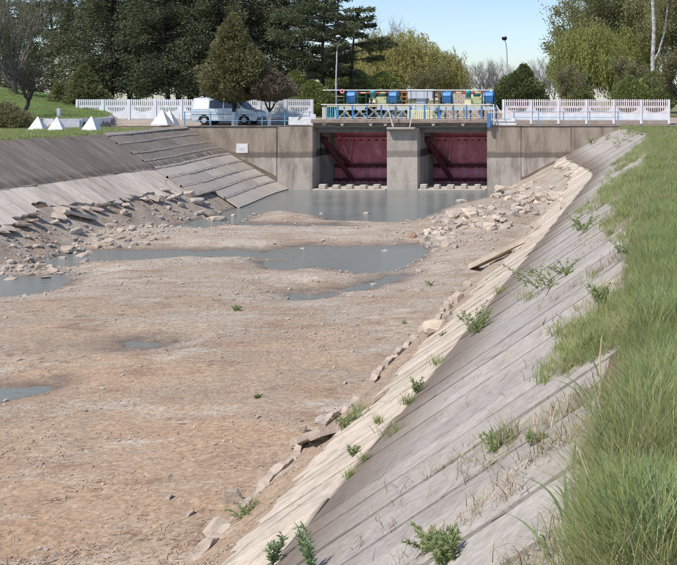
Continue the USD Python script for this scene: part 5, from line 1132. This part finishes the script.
# ------------------------------------------------------------------ countless small things
def instancer(name, protos, mats, P, scales, rz, which, label, cat, tilt=None):
    pi = UsdGeom.PointInstancer.Define(stage, unique('/World', name))
    tag(pi, label, cat, None, 'stuff')
    paths = []
    for i, m in enumerate(protos):
        pm = usdkit.mesh(stage, f'{pi.GetPath()}/kind_{"abcdefghij"[i]}', m, mats[i % len(mats)], False); paths.append(pm.GetPath())
    pi.CreatePrototypesRel().SetTargets(paths)
    pi.CreatePositionsAttr(Vt.Vec3fArray.FromNumpy(np.asarray(P, np.float32)))
    pi.CreateProtoIndicesAttr(Vt.IntArray.FromNumpy(np.asarray(which, np.int32)))
    pi.CreateScalesAttr(Vt.Vec3fArray.FromNumpy(np.repeat(np.asarray(scales, np.float32)[:, None], 3, 1) if np.ndim(scales) == 1 else np.asarray(scales, np.float32)))
    q_ = np.zeros((len(P), 4), np.float32)
    rz = np.asarray(rz)
    if tilt is None: tilt = np.zeros(len(P))
    qs = [Gf.Quath(float(math.cos(a / 2) * math.cos(t / 2)), float(math.cos(a / 2) * math.sin(t / 2)), float(math.sin(a / 2) * math.sin(t / 2)), float(math.sin(a / 2) * math.cos(t / 2))) for a, t in zip(rz, tilt)]
    pi.CreateOrientationsAttr(Vt.QuathArray(qs))
    return pi
rng = np.random.default_rng(5)
peb = [rock_mesh(1, 0.85, 0.62, 300 + i, 0.3, False) for i in range(4)]
def scatter_view(n, ymin, ymax, pw=1.0):
    """Random spots on the bed, about even in the picture."""
    Y = 1 / (rng.uniform(1 / ymax ** pw, 1 / ymin ** pw, n)) ** (1 / pw); u = rng.uniform(-8, 640, n)
    X = (u - PX) / F * Y
    return X, Y
X, Y = scatter_view(90000, 8.5, 66, 1.2)
Z = height(X, Y)
patch = fbm2(X, Y, 0.5, 4, 19)
dens = np.where(Y > 24, 0.75, 0.14) * sstep(patch, 0.47, 0.62) + 0.015 + 0.8 * np.exp(-((X + 24) / 2.6) ** 2) * (Y > 30) + 0.7 * np.exp(-((X + 9) / 3.5) ** 2 - ((Y - 48) / 9) ** 2)
ok = (X > crest_l(Y) + 4.4) & (X < -5.0) & ((X < -6.15) | (rng.random(len(X)) < 0.4)) & (Z > WATER - 0.03) & (Z < -2.7) & (rng.random(len(X)) < dens)
X, Y, Z = X[ok], Y[ok], Z[ok]
near_rub = np.exp(-((X + 24) / 2.6) ** 2) * (Y > 30) + np.exp(-((X + 9) / 3.5) ** 2 - ((Y - 48) / 9) ** 2)
sz = np.exp(rng.normal(-3.2, 0.55, len(X))) * (1 + 1.2 * near_rub) * (0.32 + 0.68 * np.clip(Y / 30, 0.3, 1.5))
instancer('pebbles', peb, [M['rock'], M['rock_d'], M['rock'], M['rock_d']], np.stack([X, Y, Z + sz * 0.12], -1), sz, rng.uniform(0, 6.28, len(X)), rng.integers(0, 4, len(X)), 'small stones and pebbles scattered over the dry riverbed', 'pebbles')
X, Y = scatter_view(52000, 8.8, 24, 0.8); Z = height(X, Y); patch = fbm2(X * 0.7, Y, 0.9, 4, 83)
ok = (X > -25) & (X < -4.9) & (Z > WATER + 0.02) & (Z < -2.7) & (rng.random(len(X)) < 0.12 + 0.88 * sstep(patch, 0.46, 0.6))
X, Y, Z = X[ok], Y[ok], Z[ok]; sz = np.exp(rng.normal(-4.15, 0.4, len(X)))
instancer('gravel', peb, [M['rock'], M['rock_d'], M['debris_d'], M['debris']], np.stack([X, Y, Z + sz * 0.15], -1), sz, rng.uniform(0, 6.28, len(X)), rng.choice([0, 1, 2, 2, 3], len(X)), 'fine gravel and crumbs of earth on the near riverbed', 'gravel')
# dead twigs and stalks lying on the bed
tw = []
for i in range(4):
    r = np.random.default_rng(60 + i); L = []
    for _ in range(5):
        a = r.uniform(0, 6.28); o = r.normal(0, .12, 2); s = np.linspace(-.5, .5, 4) * r.uniform(.12, .4)
        L.append(tube(np.stack([o[0] + np.cos(a) * s, o[1] + np.sin(a) * s, 0.012 + r.normal(0, .006, 4)], -1), 0.0045, 3, cap=False))
    tw.append(cat_(L))
X, Y = scatter_view(4500, 9, 42, 1.0); Z = height(X, Y); patch = fbm2(X * 0.6, Y, 0.8, 4, 29)
ok = (X > -25) & (X < -6.2) & (Z > WATER + 0.02) & (rng.random(len(X)) < sstep(patch, 0.45, 0.66))
X, Y, Z = X[ok], Y[ok], Z[ok]
instancer('dead_twigs', tw, [M['twig'], M['twig'], M['straw'], M['twig']], np.stack([X, Y, Z], -1), rng.uniform(0.22, 0.7, len(X)), rng.uniform(0, 6.28, len(X)), rng.integers(0, 4, len(X)), 'dead twigs and dry stalks littering the riverbed', 'twigs')
# grass
def tuft(seed, n, h, w, spread, bend=0.6, upright=0.25):
    r = np.random.default_rng(seed); V, Fs = [], []
    for i in range(n):
        a = r.uniform(0, 6.28); o = r.normal(0, spread, 2); H = h * r.uniform(0.5, 1.2); b = bend * r.uniform(0.2, 1.2) * H; ww = w * r.uniform(0.6, 1.3)
        lean = r.normal(0, upright, 2) * H
        s = np.array([0, 0.4, 0.75, 1.0]); wd = np.array([1, 0.85, 0.5, 0.06]) * ww / 2
        c = np.stack([o[0] + lean[0] * s + np.cos(a) * b * s ** 2.2, o[1] + lean[1] * s + np.sin(a) * b * s ** 2.2, H * (s - 0.22 * bend * s ** 3)], -1)
        t = np.array([-np.sin(a), np.cos(a), 0]); k = len(V) * 1
        base = sum(len(x) for x in V)
        V.append(np.vstack([c - t * wd[:, None], c + t * wd[:, None]]))
        for j in range(3): Fs += [(base + j, base + 4 + j, base + 5 + j), (base + j, base + 5 + j, base + j + 1)]
    return T(np.vstack(V), Fs)
g_near = [tuft(0, 30, 0.26, 0.006, 0.06, 0.8, 0.35), tuft(1, 26, 0.34, 0.0065, 0.06, 0.6, 0.28), tuft(2, 22, 0.42, 0.006, 0.07, 0.7, 0.25), tuft(3, 18, 0.30, 0.005, 0.08, 0.9, 0.5), tuft(40, 11, 0.42, 0.013, 0.07, 0.6, 0.25), tuft(41, 10, 0.34, 0.0035, 0.09, 0.5, 0.55)]
def grass_z(X, Y):
    cr = crest_r(Y); return np.where(X < cr, -(cr - X) / slope_r(Y), 0.0)
n = 11000
Yg = 1 / rng.uniform(1 / 24.0, 1 / 3.3, n); Xg = rng.uniform(-0.85, 0.75, n)
lim = -0.12 - 0.06 * sstep(Yg, 6.5, 9) - 0.12 * (1 - sstep(Yg, 3.4, 7.0)) - 0.4 * (fbm2(Xg * 0 + 2, Yg, 1.1, 3, 3) - 0.35)
ok = (Xg > lim - 0.05 + rng.exponential(0.13, n)) & (Xg < 0.05 * Yg + 0.1)
Xg, Yg, lm_ = Xg[ok], Yg[ok], lim[ok]
hs = 0.25 + 1.3 * fbm2(Xg, Yg, 1.6, 3, 8); hs *= np.where(Xg < lm_ + 0.12, 0.6, 0.9) * (1 - 0.25 * sstep(Yg, 8, 14))
instancer('grass', g_near, [M['grass'], M['grass'], M['grass'], M['grass_f'], M['reed'], M['straw']], np.stack([Xg, Yg, grass_z(Xg, Yg) - 0.01], -1), hs, rng.uniform(0, 6.28, len(Xg)), np.where(fbm2(Xg, Yg, 2.0, 3, 61) > 0.56, rng.choice([3, 3, 1, 5, 2], len(Xg)), rng.choice([0, 0, 1, 1, 1, 2, 2, 4, 4, 3], len(Xg))), 'long fine green grass on the crest of the right bank, nearest the viewer', 'grass', rng.normal(0, 0.18, len(Xg)))
g_mid = [tuft(80 + i, 30, 0.30, 0.012, 0.10, 0.8, 0.3) for i in range(4)]
n = 15000
Yg = 1 / rng.uniform(1 / 66.0, 1 / 7.5, n); Xg = rng.uniform(-3.2, 2.2, n)
dmask = fbm2(Xg, Yg * 0.5, 0.55, 4, 15)
dd = np.maximum(0, (crest_r(Yg) - Xg) / slope_r(Yg))
reach = 0.62 + 0.75 * sstep(Yg, 18, 27) * (1 - 0.45 * sstep(Yg, 44, 52))
pr_ = np.where(dd < 0.06, 1.0, np.clip(1.15 - dd / (reach * (0.25 + 1.1 * dmask)), 0, 1) * sstep(dmask, 0.38, 0.55))
ok = (Xg < 0.035 * Yg + 0.3) & (rng.random(n) < pr_)
Xg, Yg = Xg[ok], Yg[ok]
instancer('grass', g_mid, [M['grass'], M['grass'], M['grass_f'], M['weed']], np.stack([Xg, Yg, grass_z(Xg, Yg) + 0.0], -1), rng.uniform(0.35, 1.0, len(Xg)) * (0.6 + 0.4 * sstep(Yg, 10, 20)), rng.uniform(0, 6.28, len(Xg)), rng.choice([0, 1, 2, 3], len(Xg)), 'grass spreading down the right bank further along, toward the dam', 'grass')
g_dry = [tuft(140 + i, 16, 0.10, 0.004, 0.05, 0.8, 0.6) for i in range(3)]
n = 2600
Yd = 1 / rng.uniform(1 / 22.0, 1 / 3.6, n); Dd = rng.exponential(0.32, n)
ok = (Dd < 1.8) & (fbm2(Yd, Dd * 0.3, 1.6, 3, 55) > 0.52)
Yd, Dd = Yd[ok], Dd[ok]; Pd = bank_r(Yd, Dd)
instancer('dry_grass', g_dry, [M['straw'], M['grass_f'], M['twig']], Pd + np.array([0, 0, -0.03]), rng.uniform(0.5, 1.4, len(Yd)), rng.uniform(0, 6.28, len(Yd)), rng.integers(0, 3, len(Yd)), 'dry dead grass caught between the slabs below the right crest', 'dry grass')
# lawn and crest grass on the far left
g_far = [tuft(120 + i, 26, 0.16, 0.02, 0.16, 0.7, 0.3) for i in range(3)]
n = 9000
Xg = rng.uniform(-56, -31.0, n); Yg = rng.uniform(42, 78, n)
inm = shapely.contains(MOUND.buffer(-0.15), shapely.points(np.stack([Xg, Yg], -1)))
ok = inm | ((Xg < crest_l(Yg) - 0.05) & (Yg < 62.5 + 3 * (fbm2(Xg, Yg, 0.35, 3, 41) - 0.5)) & ~shapely.contains(MOUND.buffer(0.3), shapely.points(np.stack([Xg, Yg], -1))))
ok &= (Xg / Yg > -0.72)
Xg, Yg = Xg[ok], Yg[ok]; Zg = plain_height(Xg, Yg)
instancer('grass', g_far, [M['grass'], M['weed'], M['grass']], np.stack([Xg, Yg, Zg - 0.01], -1), rng.uniform(0.6, 1.3, len(Xg)), rng.uniform(0, 6.28, len(Xg)), rng.integers(0, 3, len(Xg)), 'short green grass on the far left lawn and crest', 'grass')

# ------------------------------------------------------------------ weeds one can count
def weed(seed, h, w, kind):
    r = np.random.default_rng(seed)
    if kind == 'tuft': return tuft(seed, 70, h, 0.006 + h * 0.006, w * 0.2, 0.7, 0.35)
    L = []; P = []; D = []
    for k in range(int(10 + 8 * r.random())):
        a = r.uniform(0, 6.28); H = h * r.uniform(0.45, 1.1); s = np.linspace(0, 1, 5); o = r.normal(0, w * 0.16, 2)
        path = np.stack([o[0] + np.cos(a) * w * 0.5 * s ** 1.4, o[1] + np.sin(a) * w * 0.5 * s ** 1.4, H * s ** 0.9], -1)
        L.append(tube(path, np.linspace(0.004, 0.0015, 5), 3, cap=False))
        t = r.uniform(0.4, 3.99, 44); i = t.astype(int); P.append(path[i] + (path[i + 1] - path[i]) * (t - i)[:, None]); D.append(np.tile([np.cos(a), np.sin(a), 0.5], (44, 1)))
    return cat_(L + [leaves(np.vstack(P), np.vstack(D), 0.025 + h * 0.10, 0.004 + h * 0.012, r, 0.7)])
def on_bank(x, y):
    """The photo pixel on the right bank's face."""
    t = np.linspace(4, 66, 4000); P = np.stack([(x - PX) / F * t, t, EYE - (y - PY) / F * t], -1)
    h = np.where(P[:, 0] < crest_r(t), -(crest_r(t) - P[:, 0]) / slope_r(t), 0.0)
    i = np.argmax(P[:, 2] < h); return P[i], F / P[i, 1]
WEEDS = [(474, 326, 34, 24, 'leaf', 'bushy green weed at the waterline of the right bank, level with the cream lump'), (437, 361, 20, 10, 'tuft', 'small green weed on the pale strip below the bushy one'), (418, 388, 14, 12, 'leaf', 'upright green weed at the waterline, lower of two'), (408, 400, 16, 12, 'tuft', 'pale green tuft just below the upright weed'), (392, 430, 36, 14, 'tuft', 'long strip of weeds along the dark waterline'), (366, 458, 16, 8, 'tuft', 'small tuft at the lower end of the weed strip'), (350, 474, 14, 8, 'tuft', 'lowest small tuft along the waterline'), (508, 432, 34, 28, 'tuft', 'yellow green grass tuft in the middle of the slope, lower right'), (494, 446, 26, 12, 'leaf', 'grey green creeping weed left of the big yellow tuft'), (560, 330, 24, 16, 'tuft', 'green tuft on the slope left of the crest grass, mid height'), (592, 342, 22, 30, 'tuft', 'tall thin tuft near the crest, right of mid slope'), (604, 300, 22, 20, 'leaf', 'leafy weed near the crest below the far grass'), (566, 366, 20, 18, 'tuft', 'dry tuft between two slabs close to the crest'), (596, 290, 16, 12, 'tuft', 'small tuft above the leafy weed near the crest'), (545, 282, 50, 18, 'leaf', 'broad band of weeds along the waterline under the far grass'), (528, 296, 26, 12, 'tuft', 'lower end of the broad weed band'), (566, 270, 26, 14, 'leaf', 'upper end of the broad weed band'), (586, 226, 30, 16, 'leaf', 'thick green weed clump where the bank begins to bend'), (610, 232, 14, 12, 'tuft', 'single tuft right of the thick clump'), (627, 250, 30, 14, 'leaf', 'weeds among slabs below the far crest grass'), (430, 544, 40, 18, 'leaf', 'leafy weed with broad leaves at the bottom, right of centre'), (446, 552, 26, 24, 'leaf', 'bright green broad leaf plant beside the leafy weed'), (353, 452, 10, 8, 'leaf', 'tiny weed on the pale strip'), (592, 141, 10, 9, 'leaf', 'small bush growing on the upper slab next to the right dam wall'), (534, 440, 18, 10, 'leaf', 'low weed right of the yellow green tuft'), (378, 420, 10, 9, 'tuft', 'small tuft above the weed strip'), (500, 290, 20, 10, 'tuft', 'small weeds on the pale strip under the weed band'), (646, 310, 24, 22, 'tuft', 'tuft at the crest edge, upper right'), (618, 330, 18, 20, 'tuft', 'tuft between slabs below the crest edge')]
for i, (x, y, w, h, kd, lab) in enumerate(WEEDS):
    p, s = on_bank(x, y + h * 0.35); W_, H_ = w / s, h / s * 1.15
    solo('weed', weed(500 + i, H_, W_, kd), M['weed'] if kd == 'leaf' else (M['grass_f'] if 'yellow' in lab or 'dry' in lab else M['grass']), lab, 'weed', loc=(p[0], p[1], p[2] + 0.0))
for i, (x, y, w, h, kd, lab) in enumerate([(243, 512, 24, 12, 'leaf', 'green weed behind the round boulder on the sand'), (346, 424, 36, 18, 'leaf', 'long patch of green weeds between kerb and right bank foot'), (360, 408, 26, 12, 'tuft', 'upper part of the weeds between kerb and bank foot'), (328, 436, 18, 8, 'tuft', 'low weeds in front of the small grey stone'), (237, 309, 6, 5, 'leaf', 'single small green plant on the open riverbed'), (443, 336, 6, 5, 'leaf', 'small plant below the cream lump'), (431, 284, 8, 4, 'leaf', 'small plants on the bed near the fallen beam'), (258, 397, 6, 3, 'leaf', 'tiny green plant on the sandy bed, lower middle'), (404, 322, 8, 4, 'tuft', 'sparse stalks on the bed left of the cream lump')]):
    p, s = ground_at(x, y + h * 0.4)
    solo('weed', weed(700 + i, h / s * 1.15, w / s, kd), M['weed'], lab, 'weed', loc=tuple(p))
# foreground plants at the bottom edge
def thistle(seed, h):
    r = np.random.default_rng(seed); L = []; P = []; D = []
    for k in range(4):
        a = r.uniform(0, 6.28); s = np.linspace(0, 1, 7); H = h * r.uniform(0.7, 1.1)
        path = np.stack([np.cos(a) * 0.10 * s + r.normal(0, .006, 7), np.sin(a) * 0.10 * s + r.normal(0, .006, 7), H * s], -1); L.append(tube(path, np.linspace(.006, .003, 7), 4, cap=False))
        for t in np.linspace(0.12, 1, 60):
            i = min(int(t * 6), 5); b = path[i] + (path[i + 1] - path[i]) * (t * 6 - i); az_ = r.uniform(0, 6.28)
            P.append(b); D.append((np.cos(az_), np.sin(az_), 0.55))
    return cat_(L + [leaves(np.array(P), np.array(D), 0.055, 0.0075, r, 0.35)])
for i, (x, y, h, lab) in enumerate([(272, 566, 0.30, 'spiky young thistle at the bottom edge, left of two'), (312, 572, 0.36, 'spiky young thistle at the bottom edge, right of two')]):
    p, s = on_bank(x, y); solo('thistle', thistle(900 + i, h), M['reed'], lab, 'thistle', loc=tuple(p))
# broad reed leaves and a straw in the near grass
for i, (x, y, h, lean, lab) in enumerate([(548, 560, 0.42, (-0.16, 0.02), 'broad reed shoot at the very bottom of the grass edge'), (566, 520, 0.48, (-0.10, 0.0), 'broad reed shoot rising at the lower grass edge'), (578, 470, 0.46, (0.05, 0.0), 'broad reed shoot in the middle of the grass edge'), (590, 410, 0.50, (-0.12, 0.0), 'broad reed shoot leaning left over the slabs'), (600, 398, 0.55, (0.04, 0.0), 'tall reed shoot at the upper grass edge'), (560, 565, 0.38, (0.12, 0.0), 'short reed shoot by the bottom grass edge'), (604, 470, 0.5, (0.1, 0.0), 'reed shoot deeper inside the near grass')]):
    p, s = on_bank(x, y); r = np.random.default_rng(1200 + i); L = []
    for k in range(4):
        a = r.uniform(0, 6.28); s_ = np.linspace(0, 1, 7); H = 0.8 * h * r.uniform(.6, 1.05); w_ = 0.0085 * (1 - s_ ** 1.6) + 0.001
        c = np.stack([lean[0] * s_ ** 1.3 * (1 if k % 2 else -.4) + r.normal(0, .02) + np.cos(a) * .12 * s_ ** 2, lean[1] * s_ + np.sin(a) * .12 * s_ ** 2 + r.normal(0, .02), H * s_ - 0.10 * s_ ** 3], -1)
        t = np.array([math.cos(a * .3), math.sin(a * .3), 0.1]); V = np.vstack([c - t * w_[:, None] / 1.0, c + t * w_[:, None] / 1.0])
        L.append(T(V, [f for j in range(6) for f in ((j, 7 + j, 8 + j), (j, 8 + j, j + 1))]))
    solo('reed_shoot', cat_(L), M['reed'], lab, 'reed', loc=tuple(p))
p, s = on_bank(612, 535)
solo('straw_stalk', tube([p + (0.02, 0, 0.06), p + (-0.10, 0.05, 0.22), p + (-0.16, 0.08, 0.36)], [0.006, 0.005, 0.003], 5), M['straw'], 'dry pale straw stalk lying across the near grass', 'straw')
p, s = on_bank(600, 400)
solo('straw_stalk', tube([p, p + (0.0, 0.02, 0.28), p + (0.01, 0.03, 0.42)], [0.010, 0.008, 0.005], 5), M['straw'], 'upright dry brown stalk at the upper edge of the near grass', 'straw')
